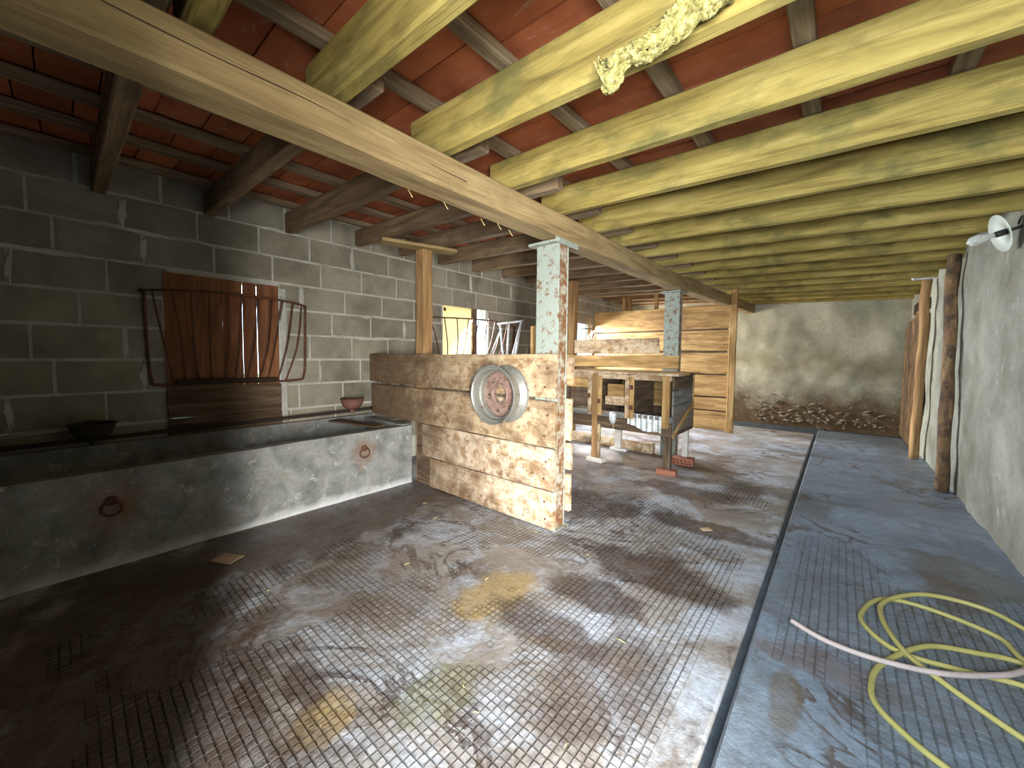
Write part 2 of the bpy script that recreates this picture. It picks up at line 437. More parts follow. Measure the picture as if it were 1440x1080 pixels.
def timber_mesh(L, T, H, seg=10, wob=0.006, bev=0.008, seed=0, bow=0.0, ends=0.0, twist=0.0):
    """sawn timber along local X, thickness T in Y, height H in Z, centred, uneven edges"""
    bm = bmesh.new()
    rings = []
    prof = [(-1, -1), (1, -1), (1, 1), (-1, 1)]
    for i in range(seg + 1):
        t = i / seg
        x = (t - 0.5) * L
        bz = bow * (1 - (2 * t - 1) ** 2)
        ring = []
        for j, (a, b) in enumerate(prof):
            n1 = noise.noise((x * 1.7, seed * 3.1 + j * 9.7, 0.3)) + 0.5 * noise.noise((x * 6, seed * 3.1 + j * 9.7, 2.3))
            n2 = noise.noise((x * 1.7, seed * 5.3 + j * 4.1, 7.7)) + 0.5 * noise.noise((x * 6, seed * 5.3 + j * 4.1, 5.7))
            ex = x
            if i in (0, seg) and ends:
                ex += noise.noise((seed * 2.2 + j, i, 1.1)) * ends
            ring.append(bm.verts.new((ex, a * T / 2 + n1 * wob * 0.6, b * H / 2 + n2 * wob + bz)))
        rings.append(ring)
    for i in range(seg):
        for j in range(4):
            a, b = rings[i], rings[i + 1]
            bm.faces.new((a[j], a[(j + 1) % 4], b[(j + 1) % 4], b[j]))
    bm.faces.new(rings[0][::-1])
    bm.faces.new(rings[-1])
    bmesh.ops.recalc_face_normals(bm, faces=bm.faces)
    if bev:
        es = [e for e in bm.edges if abs((e.verts[0].co - e.verts[1].co).normalized().x) > 0.9 or len(e.link_faces) == 2 and e.calc_face_angle(0) > 1.0]
        bmesh.ops.bevel(bm, geom=es, offset=bev, segments=1, affect='EDGES', clamp_overlap=True)
    return bm_mesh(bm)

def bar(name, p0, p1, T, H, mat, parent=None, seed=None, up=(0, 0, 1), **kw):
    """timber from p0 to p1 (centre line); local X runs along it, local Z towards up"""
    p0, p1 = Vector(p0), Vector(p1)
    d = p1 - p0
    x = d.normalized()
    z = Vector(up)
    z = (z - x * z.dot(x)).normalized()
    y = z.cross(x)
    if seed is None:
        seed = random.random() * 50
    o = link(name, timber_mesh(d.length, T, H, seed=seed, **kw), mat, parent)
    m = Matrix(((x.x, y.x, z.x), (x.y, y.y, z.y), (x.z, y.z, z.z)))
    o.rotation_euler = m.to_euler()
    o.location = (p0 + p1) / 2
    return o

def smooth_path(pts, n=8, closed=False):
    pts = [Vector(p) for p in pts]
    if len(pts) < 3:
        return pts
    out = []
    for i in range(len(pts) - 1):
        p0 = pts[max(i - 1, 0)]; p1 = pts[i]; p2 = pts[i + 1]; p3 = pts[min(i + 2, len(pts) - 1)]
        for j in range(n):
            t = j / n
            out.append(0.5 * ((2 * p1) + (-p0 + p2) * t + (2 * p0 - 5 * p1 + 4 * p2 - p3) * t * t + (-p0 + 3 * p1 - 3 * p2 + p3) * t ** 3))
    out.append(pts[-1])
    return out

def add_tube(bm, pts, r, seg=8, rfun=None):
    pts = [Vector(p) for p in pts]
    rings = []
    prev = None
    for i, p in enumerate(pts):
        a = pts[max(i - 1, 0)]; b = pts[min(i + 1, len(pts) - 1)]
        t = (b - a).normalized()
        if prev is None:
            n = t.orthogonal().normalized()
        else:
            n = (prev - t * prev.dot(t)).normalized()
        prev = n
        bb = t.cross(n)
        rr = rfun(i / max(1, len(pts) - 1)) if rfun else r
        rings.append([bm.verts.new(p + (n * math.cos(2 * math.pi * j / seg) + bb * math.sin(2 * math.pi * j / seg)) * rr) for j in range(seg)])
    for i in range(len(rings) - 1):
        for j in range(seg):
            bm.faces.new((rings[i][j], rings[i][(j + 1) % seg], rings[i + 1][(j + 1) % seg], rings[i + 1][j]))
    bm.faces.new(rings[0][::-1]); bm.faces.new(rings[-1])

def tube(name, pts, r, mat, parent=None, seg=8, rfun=None):
    bm = bmesh.new()
    add_tube(bm, pts, r, seg, rfun)
    return link(name, bm_mesh(bm), mat, parent, smooth=True)

def lathe_mesh(profile, seg=40, closed=False):
    """profile of (radius, height) turned round local Z"""
    bm = bmesh.new()
    rings = []
    for (r, h) in profile:
        rings.append([bm.verts.new((r * math.cos(2 * math.pi * j / seg), r * math.sin(2 * math.pi * j / seg), h)) for j in range(seg)])
    idx = list(range(len(rings) - 1))
    for i in idx:
        for j in range(seg):
            bm.faces.new((rings[i][j], rings[i][(j + 1) % seg], rings[i + 1][(j + 1) % seg], rings[i + 1][j]))
    if closed:
        for j in range(seg):
            bm.faces.new((rings[-1][j], rings[-1][(j + 1) % seg], rings[0][(j + 1) % seg], rings[0][j]))
    bmesh.ops.recalc_face_normals(bm, faces=bm.faces)
    return bm_mesh(bm)

def rough_wall(name, mat, a, b, z0, z1, thick, amp, nu, nv, seed=0, kind='structure'):
    """wall sheet from a to b (plan points); its inner face, to the left of a->b, is uneven; solid behind"""
    a, b = Vector((*a, 0)), Vector((*b, 0))
    d = (b - a).normalized()
    nrm = Vector((-d.y, d.x, 0))
    bm = bmesh.new()
    grid = []
    for i in range(nu + 1):
        row = []
        for j in range(nv + 1):
            p = a.lerp(b, i / nu) + Vector((0, 0, z0 + (z1 - z0) * j / nv))
            h = noise.fractal((p.x * 1.3 + seed, p.y * 1.3, p.z * 1.3), 1.0, 2.1, 5) * amp
            row.append(bm.verts.new(p + nrm * h))
        grid.append(row)
    for i in range(nu):
        for j in range(nv):
            bm.faces.new((grid[i][j], grid[i + 1][j], grid[i + 1][j + 1], grid[i][j + 1]))
    off = -nrm * thick
    c = [bm.verts.new(p + off + Vector((0, 0, z))) for p, z in ((a, z0), (b, z0), (b, z1), (a, z1))]
    bm.faces.new((c[3], c[2], c[1], c[0]))
    bm.faces.new([grid[i][0] for i in range(nu, -1, -1)] + [c[0], c[1]])
    bm.faces.new([grid[i][nv] for i in range(nu + 1)] + [c[2], c[3]])
    bm.faces.new([grid[0][j] for j in range(nv + 1)] + [c[3], c[0]])
    bm.faces.new([grid[nu][j] for j in range(nv, -1, -1)] + [c[1], c[2]])
    o = link(name, bm_mesh(bm), mat)
    for p in o.data.polygons:
        p.use_smooth = len(p.vertices) == 4
    return tag(o, kind=kind)

# ------------------------------------------------------------------ the setting
XL, XR, YB, YF = -4.78, 1.02, 10.87, -0.42

floor = tag(link('floor', boxes_mesh([(-5.2, -0.338, -0.9, 9.73, -0.2, 0.0)], 0.012), 'floor'), kind='structure')
walk = tag(link('floor_walkway', boxes_mesh([(-0.296, 1.2, -0.9, 10.25, -0.2, 0.018)], 0.012), 'slab'), kind='structure')
chan = tag(link('floor_channel', boxes_mesh([(-0.5, -0.2, -0.9, 11.2, -0.25, -0.028), (-5.2, 1.2, 9.6, 11.2, -0.25, -0.05)]), 'channel'), kind='structure')
yard = tag(link('ground_yard', boxes_mesh([(-40, 40, -40, 50, -0.45, -0.3)]), 'grass'), kind='structure')

def grid_pads(name, parent, mats, x0, x1, y0, y1, cell, inset, hgt, zb, seed, cover):
    vs, fs, mi = [], [], []
    nx, ny = int((x1 - x0) / cell), int((y1 - y0) / cell)
    for i in range(nx):
        for j in range(ny):
            cx, cy = x0 + (i + .5) * cell, y0 + (j + .5) * cell
            lv = cover(cx, cy)
            if lv < 0:
                continue
            cx += 0.005 * noise.noise((cy * 2, 0.1, seed)); cy += 0.005 * noise.noise((cx * 2, 0.7, seed + 5))
            h = hgt * min(1.0, 0.3 + lv * 1.6) * (0.8 + 0.4 * random.random())
            a = cell / 2 - 0.0002
            t = a - inset * (0.8 + 0.5 * random.random())
            n = len(vs)
            tx, ty = (random.random() - .5) * 0.0014, (random.random() - .5) * 0.0014
            vs += [(cx - a, cy - a, zb), (cx + a, cy - a, zb), (cx + a, cy + a, zb), (cx - a, cy + a, zb),
                   (cx - t, cy - t, zb + h - tx - ty), (cx + t, cy - t, zb + h + tx - ty), (cx + t, cy + t, zb + h + tx + ty), (cx - t, cy + t, zb + h - tx + ty)]
            fs += [(n + 4, n + 5, n + 6, n + 7), (n, n + 1, n + 5, n + 4), (n + 1, n + 2, n + 6, n + 5), (n + 2, n + 3, n + 7, n + 6), (n + 3, n, n + 4, n + 7)]
            mi += [0, 1, 1, 1, 1]
    me = bpy.data.meshes.new(name)
    me.from_pydata(vs, [], fs)
    me.materials.append(MAT[mats[0]]); me.materials.append(MAT[mats[1]])
    me.polygons.foreach_set('material_index', mi)
    return tag(link(name, me, None, parent), kind='stuff')
def cover_floor(x, y):
    m = noise.fractal((x * 0.9 + 3, y * 0.9, 3.0), 0.8, 2.0, 5)
    e = min((x + 2.25 + 0.12 * (y - 1) + 0.9 * noise.fractal((x * 1.3, y * 1.3, 11.0), 0.7, 2.0, 4)) / 0.5, (-0.5 - x) / 0.2, (y - 0.42 + 0.35 * (x + 1.2) * -1 * 0.6 + 0.7 * noise.fractal((x * 1.7, y * 1.7, 21.0), 0.7, 2.0, 4)) / 0.3, 1.0)
    far = max(0.0, (y - 3.2) * 0.45)
    return m * 1.5 + 0.38 * e + 0.12 - far
def cover_walk(x, y):
    m = noise.fractal((x * 1.1 + 8, y * 0.8, 8.0), 1.0, 2.0, 5)
    return m * 1.2 + 0.3 - max(0.0, (y - 3.0) * 0.3)
grid_pads('floor_grid', floor, ('floor', 'groove'), -3.0, -0.45, -0.1, 5.2, 0.036, 0.0042, 0.005, 0.0, 3.0, cover_floor)
grid_pads('walkway_grid', walk, ('slab', 'groove_walk'), -0.2, 0.95, 0.9, 4.8, 0.042, 0.0045, 0.003, 0.018, 8.0, cover_walk)

# left wall: mortar core with three openings and one added for the fill light, blocks laid on it
OPEN = [(0.66, 1.58, 0.74, 2.24), (3.9, 4.92, 1.35, 2.33), (7.2, 8.65, 1.35, 2.35), (9.3, 10.4, 1.1, 2.3)]
core = []
ys = [-0.9]
for (a, b, c, d) in OPEN:
    core.append((XL - 0.2, XL, ys[-1], a, -0.2, 3.25))
    core.append((XL - 0.2, XL, a, b, -0.2, c))
    core.append((XL - 0.2, XL, a, b, d, 3.25))
    ys.append(b)
core.append((XL - 0.2, XL, ys[-1], YB + 0.3, -0.2, 3.25))
wall_left = tag(link('wall_left', boxes_mesh(core), 'mortar'), kind='structure')
BL, BH = 0.515, 0.2835
def block_mesh(L, seed):
    bm = bmesh.new()
    H = BH - 0.026
    nx, nz = 4, 3
    g = [[None] * (nz + 1) for _ in range(nx + 1)]
    for i in range(nx + 1):
        for j in range(nz + 1):
            y = (i / nx - .5) * (L - 0.03); z = (j / nz - .5) * H
            e = 0.004 if i in (0, nx) or j in (0, nz) else 0.0
            g[i][j] = bm.verts.new((0.014 - e + 0.0035 * noise.noise((y * 7, z * 7, seed)), y + (0.004 * noise.noise((seed, j, 1)) if i in (0, nx) else 0), z + (0.004 * noise.noise((seed, i, 4)) if j in (0, nz) else 0)))
    for i in range(nx):
        for j in range(nz):
            bm.faces.new((g[i][j], g[i + 1][j], g[i + 1][j + 1], g[i][j + 1]))
    rim = [g[i][0] for i in range(nx + 1)] + [g[nx][j] for j in range(1, nz + 1)] + [g[i][nz] for i in range(nx - 1, -1, -1)] + [g[0][j] for j in range(nz - 1, 0, -1)]
    back = [bm.verts.new((-0.012, v.co.y, v.co.z)) for v in rim]
    n = len(rim)
    for i in range(n):
        bm.faces.new((rim[(i + 1) % n], rim[i], back[i], back[(i + 1) % n]))
    bmesh.ops.recalc_face_normals(bm, faces=bm.faces)
    me = bm_mesh(bm)
    me.materials.append(MAT['block'])
    return me
cache = {}
def put_block(y0, y1, zc):
    key = round((y1 - y0) * 25)
    if key not in cache:
        cache[key] = [block_mesh(key / 25, key + s * 7.7) for s in range(5)]
    link('concrete_block', random.choice(cache[key]), None, wall_left, (XL, (y0 + y1) / 2, zc), (random.uniform(-.006, .006), 0, 0))
nb = 0
joints = {}
for ci in range(11):
    z0 = 0.3 + ci * BH
    zc = z0 + BH / 2
    off = [0.24, 0.0, 0.13, 0.37][ci % 4] + random.uniform(-.03, .03)
    y = -0.9 + off - BL
    while y < YB:
        segs = [(max(y, -0.9), min(y + BL, YB))]
        for (a, b, c, d) in OPEN:
            if z0 + BH * .6 > c and z0 + BH * .4 < d:
                ns = []
                for (p, q) in segs:
                    if q <= a or p >= b: ns.append((p, q))
                    else:
                        if p < a: ns.append((p, a))
                        if q > b: ns.append((b, q))
                segs = ns
        for (p, q) in segs:
            if q - p > 0.07 and z0 + BH < 3.2:
                put_block(p, q, zc); nb += 1
        y += BL
        joints.setdefault(ci, []).append(y)
print('blocks', nb)
sm = []
for s_ in range(5):
    bm = bmesh.new()
    n = 22
    c = bm.verts.new((0.019, 0, 0))
    ring = []; ring2 = []
    for j in range(n):
        a_ = 2 * math.pi * j / n
        r_ = 1 + 0.75 * noise.noise((math.cos(a_) * 2.2, math.sin(a_) * 2.2, s_ * 7.1)) + 0.3 * noise.noise((math.cos(a_) * 5, math.sin(a_) * 5, s_ * 3.1))
        ring.append(bm.verts.new((0.0175, 0.75 * r_ * math.cos(a_), 0.75 * r_ * math.sin(a_))))
        ring2.append(bm.verts.new((0.006, r_ * math.cos(a_), r_ * math.sin(a_))))
    for j in range(n):
        bm.faces.new((c, ring[j], ring[(j + 1) % n])); bm.faces.new((ring[j], ring2[j], ring2[(j + 1) % n], ring[(j + 1) % n]))
    bmesh.ops.recalc_face_normals(bm, faces=bm.faces)
    me = bm_mesh(bm); me.materials.append(MAT['mortar']); sm.append(me)
for i in range(70):
    ci = random.randrange(2, 10)
    vert = random.random() < 0.55
    y_ = random.choice(joints[ci]) if vert else random.uniform(-0.3, 7.0)
    z_ = 0.3 + ci * BH + (BH / 2 if vert else 0)
    if any(a - .12 < y_ < b + .12 and c - .1 < z_ < d + .1 for (a, b, c, d) in OPEN):
        continue
    o = link('mortar_smear', random.choice(sm), None, wall_left, (XL, y_, z_), (random.uniform(-.1, .1), 0, 0))
    o.scale = (1, random.uniform(.014, .032), random.uniform(.1, .15)) if vert else (1, random.uniform(.14, .4), random.uniform(.012, .026))

# right wall (open towards the yard by the doorway), back wall, front wall with the doorway
wall_right = rough_wall('wall_right', 'wall_r', (XR, -0.42), (XR, YB + 0.2), -0.2, 3.0, 0.4, 0.035, 130, 34, 2.0)
wall_back = rough_wall('wall_back', 'wall_b', (XR + 0.2, YB), (XL - 0.2, YB), -0.25, 3.25, 0.4, 0.05, 90, 44, 9.0)
JX = -0.75
wall_front = tag(link('wall_front', boxes_mesh([(XL - 0.2, JX, YF - 0.45, YF, -0.3, 3.3), (JX, XR + 0.4, YF - 0.45, YF, 2.2, 3.3), (1.75, 2.2, YF - 0.45, YF, -0.3, 3.3)]), 'wall_f'), kind='structure')

tag(bar('added_jamb', (JX - 0.045, -0.26, 0.0), (JX - 0.045, -0.26, 2.2), 0.09, 0.3, 'post_wood', None, 140, up=(0, 1, 0), seg=8), kind='structure')  # unseen jamb post, added to cut the doorway light

# ------------------------------------------------------------------ roof: deck, clay tiles, battens
def top_z(x, y):        # top of the rafters
    return 3.038 - 0.036 * (x - XL) + 0.014 * y
slope_y = math.atan(0.014)
slope = math.atan(0.036)
deckv = []
ceiling = empty('ceiling', (0, 0, 0))
bm = bmesh.new()
vs = []
for (x, y) in ((XL - 0.3, -0.9), (XR + 0.5, -0.9), (XR + 0.5, YB + 0.4), (XL - 0.3, YB + 0.4)):
    vs.append((x, y, top_z(x, y) + 0.125))
bot = [bm.verts.new(p) for p in vs]
top = [bm.verts.new((p[0], p[1], p[2] + 0.05)) for p in vs]
bm.faces.new(bot[::-1]); bm.faces.new(top)
for i in range(4):
    bm.faces.new((bot[i], bot[(i + 1) % 4], top[(i + 1) % 4], top[i]))
bpy.data.objects.remove(ceiling)
ceiling = tag(link('ceiling', bm_mesh(bm), 'mat_dark'), kind='structure')

BAT = [0.965, 0.39, -0.185, -0.76, -1.335, -1.91, -2.47, -3.0, -3.5, -4.0, -4.52]
for i, x in enumerate(BAT):
    for (ya, yb) in ((-0.88, 2.9 + (i % 3) * 0.6), (2.91 + (i % 3) * 0.6, 6.9 + (i % 2) * .65), (6.91 + (i % 2) * .65, YB + 0.1)):
        bar('batten', (x, ya, top_z(x, ya) + 0.028), (x, yb, top_z(x, yb) + 0.028), 0.085, 0.052, 'batten', ceiling, seg=8, wob=0.004, bev=0.004)
edges_x = sorted([XR + 0.3] + BAT[1:] + [XL - 0.02])
# tiles span from batten to batten and lie side by side along the wall direction
def tile_mesh(L, W, seed):
    bm = bmesh.new()
    nx, ny = 3, 4
    g = []
    for i in range(nx + 1):
        row = []
        for j in range(ny + 1):
            x = (i / nx - .5) * L; y = (j / ny - .5) * W
            e = 0.006 if j in (0, ny) else 0
            row.append(bm.verts.new((x, y, e + 0.002 * noise.noise((x * 5, y * 5, seed)))))
        g.append(row)
    for i in range(nx):
        for j in range(ny):
            bm.faces.new((g[i][j + 1], g[i + 1][j + 1], g[i + 1][j], g[i][j]))
    t = [bm.verts.new((x * L / 2, y * W / 2, 0.035)) for x, y in ((-1, -1), (1, -1), (1, 1), (-1, 1))]
    bm.faces.new(t)
    bm.faces.new([g[i][0] for i in range(nx + 1)] + [t[1], t[0]])
    bm.faces.new([g[nx][j] for j in range(ny + 1)] + [t[2], t[1]])
    bm.faces.new([g[i][ny] for i in range(nx, -1, -1)] + [t[3], t[2]])
    bm.faces.new([g[0][j] for j in range(ny, -1, -1)] + [t[0], t[3]])
    bmesh.ops.recalc_face_normals(bm, faces=bm.faces)
    return bm_mesh(bm)
TW = 0.245
tiles = []
for i in range(len(edges_x) - 1):
    xa, xb = edges_x[i], edges_x[i + 1]
    me = [tile_mesh(xb - xa - 0.008, TW - 0.008, i * 3.3 + q) for q in range(3)]
    for m_ in me:
        m_.materials.append(MAT['tile'])
    y = -0.88 + (i % 2) * 0.1
    while y < YB + 0.1:
        xc = (xa + xb) / 2
        tiles.append((math.hypot(xc + 0.8, y - 0.8), random.choice(me), (xc, y + TW / 2, top_z(xc, y) + 0.06 + random.uniform(0, 0.01))))
        y += TW
tiles.sort(key=lambda t: t[0])
near = [t for t in tiles if t[2][1] > -0.2][:300]
far = [t for t in tiles if t not in near]
for (_, me, loc) in near:
    link('clay_tile', me, None, ceiling, loc, (slope_y + random.uniform(-.01, .01), slope, 0))
bm = bmesh.new()
for (_, me, loc) in far:
    tmp = bmesh.new(); tmp.from_mesh(me)
    bmesh.ops.transform(tmp, matrix=Matrix.Translation(loc) @ Matrix.Rotation(slope, 4, 'Y'), verts=tmp.verts)
    t2 = bpy.data.meshes.new('t'); tmp.to_mesh(t2); tmp.free()
    bm.from_mesh(t2); bpy.data.meshes.remove(t2)
tag(link('clay_tile_rows', bm_mesh(bm), 'tile', ceiling), kind='stuff')

# ------------------------------------------------------------------ main beam and rafters
b1 = bar('timber_beam', (-1.876, -0.85, 2.555), (-1.872, 6.12, 2.585), 0.2, 0.185, 'beam', None, 1, seg=40, wob=0.006, bev=0.012)
crack = tube('crack', smooth_path([(-2.8, -0.099, 0.03), (-2.3, -0.099, 0.015), (-1.9, -0.099, 0.02), (-1.5, -0.0985, 0.0), (-1.0, -0.099, -0.01)], 8), 0.003, 'mat_dark', b1, 6)
tag(b1, 'long tan main beam carried on the rusty steel post beside the wheel rim', 'beam')
b2 = bar('timber_beam', (-1.885, 5.98, 2.61), (-1.72, YB + 0.05, 2.69), 0.2, 0.2, 'beam', None, 2, seg=20, wob=0.012, bev=0.015)
tag(b2, 'rougher short main beam running past the tall board screen to the back wall', 'beam')

R_Y = [0.415, 0.924, 1.547, 2.262, 2.93, 3.58, 4.19, 4.87, 5.52, 6.17, 6.83, 7.48, 8.13, 8.84, 9.43, 10.08, 10.7]
R_Z = [2.69, 2.678, 2.681, 2.735, 2.736, 2.741, 2.737, 2.756, 2.771, 2.775, 2.78, 2.78, 2.785, 2.785, 2.785, 2.785, 2.785]
for i, (y, z) in enumerate(zip(R_Y, R_Z)):
    hh = top_z(-1.8, y) - z
    z1 = z - 0.055
    o = bar('rafter', (-2.12, y - 0.04, top_z(-2.12, y) - hh / 2), (XR + 0.12, y - 0.04, top_z(XR + 0.12, y) - hh / 2), 0.08, hh - 0.008, 'rafter_r', None, 60 + i, seg=16, wob=0.006, bev=0.012)
    if i == 2:
        tag(o, 'mossy yellow rafter with the crumpled foam rag hanging on it', 'rafter')
    else:
        tag(o, 'mossy yellow-green rafter between the main beam and the plastered right wall', 'rafter', 'mossy rafters over the walkway')
L_Y = [0.30, 1.04, 1.754, 2.564, 3.2, 3.88, 4.6, 5.33, 6.02, 6.7, 7.35, 8.0, 8.48, 9.3, 9.95, 10.57]
L_Z = [2.815, 2.838, 2.842, 2.88, 2.885, 2.89, 2.9, 2.92, 2.935, 2.94, 2.94, 2.94, 2.94, 2.94, 2.94, 2.94]
for i, (y, z) in enumerate(zip(L_Y, L_Z)):
    hh = top_z(XL, y) - z
    zb = top_z(-1.68, y) - hh
    o = bar('rafter', (XL + 0.02, y - 0.055, top_z(XL, y) - hh / 2), (-1.68, y - 0.055, top_z(-1.68, y) - hh / 2), 0.09, hh - 0.008, 'rafter_l', None, 20 + i, seg=14, wob=0.005, bev=0.01)
    lab = {0: 'dark brown rafter meeting the block wall just short of the boarded window', 1: 'dark brown rafter above the red-brown boarded window',
           2: 'dark brown rafter above the edge of the boarded window and its hay rack', 3: 'brown rafter resting beside the head board of the square wooden post'}.get(i)
    if lab:
        tag(o, lab, 'rafter')
    else:
        tag(o, 'brown rafter over the stalls behind the partition, from block wall to main beam', 'rafter', 'brown rafters over the stalls')

# ------------------------------------------------------------------ steel posts
def h_post(name, x0, x1, y0, y1, z1, label, cap=True):
    e = empty(name, ((x0 + x1) / 2, (y0 + y1) / 2, 0))
    tag(e, label, 'post')
    w, d = (x1 - x0) / 2, (y1 - y0) / 2
    link('column', boxes_mesh([(-w, w, -d, -d + 0.016, 0, z1), (-w, w, d - 0.016, d, 0, z1), (-0.012, 0.012, -d + 0.016, d - 0.016, 0, z1)], 0.002), 'steel', e)
    link('side_web', boxes_mesh([(w - 0.022, w - 0.004, -d + 0.016, d - 0.016, 0, z1)], 0.002), 'steel_rust', e)
    link('base_plate', boxes_mesh([(-w - 0.03, w + 0.03, -d - 0.02, d + 0.03, 0, 0.012)], 0.002), 'steel', e)
    if cap:
        link('cap_plate', boxes_mesh([(-w - 0.06, w + 0.03, -d - 0.05, d + 0.04, z1, z1 + 0.022)], 0.003), 'steel', e)
        sp_ = link('side_plate', boxes_mesh([(w + 0.006, w + 0.022, -d - 0.07, d + 0.12, z1 - 0.01, z1 + 0.09)], 0.003), 'steel', e)
        for yy in (-0.06, 0.07):
            me = lathe_mesh([(0.0, 0.0), (0.016, 0.0), (0.016, 0.01), (0.0, 0.01)], 6)
            under(link('bolt', me, 'rust', e, (w + 0.022, yy, z1 + 0.05), (0, math.pi / 2, 0)), sp_)
    return e
h_post('steel_post', -2.04, -1.81, 2.705, 2.855, 2.445, 'rusty pale green steel post at the end of the partition with the wheel rim')
h_post('steel_post', -2.05, -1.83, 5.92, 6.06, 2.47, 'pale steel post behind the rabbit hutch')

# ------------------------------------------------------------------ partition with the wheel rim
part = empty('plank_partition', (-3.0, 2.68, 0))
tag(part, 'low partition of wide weathered boards between the trough and the rusty steel post', 'partition')
def plank(parent, x0, x1, yc, z0, z1, T, mat, seed, name='plank', **kw):
    px, py, pz = parent.location
    o = bar(name, (x0 - px, yc - py, (z0 + z1) / 2 - pz), (x1 - px, yc - py, (z0 + z1) / 2 - pz), T, z1 - z0, mat, parent, seed, **{**dict(seg=18, wob=0.007, bev=0.005, ends=0.012), **kw})
    return o
pl0 = plank(part, -4.77, -1.80, 2.682, 1.15, 1.515, 0.045, 'plank_end_dark', 3.1, wob=0.013)
pl1 = plank(part, -4.74, -1.80, 2.684, 0.725, 1.118, 0.045, 'plank_end_dark', 4.7, wob=0.011)
pl2 = plank(part, -3.62, -1.80, 2.680, 0.352, 0.715, 0.045, 'plank_end_dark_low', 8.3)
pl3 = plank(part, -3.48, -1.80, 2.682, 0.012, 0.342, 0.045, 'plank_end_dark_low', 12.9)
plank(part, -3.78, -3.45, 2.715, 0.0, 0.72, 0.03, 'plank_dark', 15.5)
for q, (za, zb) in enumerate(((1.25, 1.5), (0.76, 1.13), (0.5, 0.74), (0.13, 0.46))):
    plank(part, -4.7 if za > 0.7 else -3.7, -1.765 - 0.005 * (q % 2), 2.885, za, zb, 0.04, 'plank', 21 + q)
for (x, z) in ((-1.88, 1.4), (-1.9, 1.24), (-1.87, 1.0), (-1.9, 0.82), (-1.88, 0.6), (-1.9, 0.45), (-1.89, 0.25), (-1.88, 0.1)):
    me = lathe_mesh([(0.0, 0.0), (0.011, 0.0), (0.008, 0.006), (0.0, 0.007)], 8)
    under(link('nail', me, 'rust', part, (x + 3.0, 2.659 - 2.68, z), (math.pi / 2, 0, 0)), (pl3, pl2, pl1, pl0)[(z > 0.345) + (z > 0.72) + (z > 1.13)])

# wooden post on the partition, with its head board
wp = empty('wooden_post', (-3.74, 2.78, 0))
tag(wp, 'brown square wooden post with a head board standing behind the partition', 'post')
bar('shaft', (0, 0, 0), (0, 0, 2.72), 0.15, 0.13, 'post_wood', wp, 31, up=(0, 1, 0), seg=14)
bar('head_board', (-0.1, -0.5, 2.735), (0.16, 0.32, 2.735), 0.2, 0.035, 'beam', wp, 33, seg=8, ends=0.02)
wp2 = tag(bar('wooden_post', (-3.83, 6.2, 0), (-3.83, 6.2, 2.9), 0.16, 0.13, 'post_wood', None, 35, up=(0, 1, 0), seg=14),
          'brown wooden post standing behind the rabbit hutch, near the far window', 'post')
tag(bar('board_offcut', (-2.19, 2.93, 0.0), (-2.2, 2.93, 1.79), 0.14, 0.03, 'plank_warm', None, 36, up=(0, 1, 0), seg=8), 'short upright board behind the partition, against the rusty steel post', 'board')

# wheel rim
wr = empty('wheel_rim', (-2.33, 2.655, 1.155), (math.pi / 2, 0, 0))
tag(wr, 'old silver steel wheel rim hung on the board partition', 'wheel rim')
R0 = 0.262
prof = [(R0, 0.195), (R0 + 0.004, 0.203), (R0 - 0.006, 0.206), (R0 - 0.014, 0.196), (R0 - 0.018, 0.186), (R0 - 0.034, 0.18), (R0 - 0.04, 0.135), (R0 - 0.056, 0.125), (R0 - 0.06, 0.055), (R0 - 0.044, 0.045), (R0 - 0.036, 0.02), (R0 - 0.016, 0.014), (R0 - 0.008, 0.003),
        (R0, 0.0), (R0 + 0.004, 0.006), (R0 - 0.006, 0.026), (R0 - 0.03, 0.042), (R0 - 0.05, 0.062), (R0 - 0.05, 0.117), (R0 - 0.032, 0.128), (R0 - 0.026, 0.174), (R0 - 0.01, 0.182)]
link('rim_barrel', lathe_mesh(prof, 96, True), 'rim', wr)
def disc_with_holes(R, holes, th):
    cu = bpy.data.curves.new('disc', 'CURVE')
    cu.dimensions = '2D'
    cu.fill_mode = 'BOTH'
    cu.extrude = th / 2
    for (cx, cy, rx, ry, ang, n) in [(0, 0, R, R, 0, 48)] + holes:
        s = cu.splines.new('POLY')
        s.points.add(n - 1)
        for i in range(n):
            t = 2 * math.pi * i / n
            x, y = rx * math.cos(t), ry * math.sin(t)
            s.points[i].co = (cx + x * math.cos(ang) - y * math.sin(ang), cy + x * math.sin(ang) + y * math.cos(ang), 0, 1)
        s.use_cyclic_u = True
    tmp = bpy.data.objects.new('disc_tmp', cu)
    me = bpy.data.meshes.new_from_object(tmp)
    bpy.data.objects.remove(tmp)
    return me
holes = [(0, 0, 0.085, 0.085, 0, 28)]
for i in range(6):
    t = 2 * math.pi * i / 6 + 0.2
    holes.append((0.155 * math.cos(t), 0.155 * math.sin(t), 0.022, 0.028, t, 14))
for i in range(6):
    t = 2 * math.pi * i / 6 + 0.72
    holes.append((0.108 * math.cos(t), 0.108 * math.sin(t), 0.009, 0.009, 0, 8))
dm = disc_with_holes(0.203, holes, 0.012)
for v_ in dm.vertices:
    r = math.hypot(v_.co.x, v_.co.y)
    v_.co.z += 0.07
dm.materials.clear()
link('wheel_disc', dm, 'rim_disc', wr)
link('hub_flange', lathe_mesh([(0.08, 0.074), (0.08, 0.098), (0.086, 0.102), (0.094, 0.098), (0.098, 0.078), (0.128, 0.077), (0.134, 0.074)], 40, True), 'rim_disc', wr)

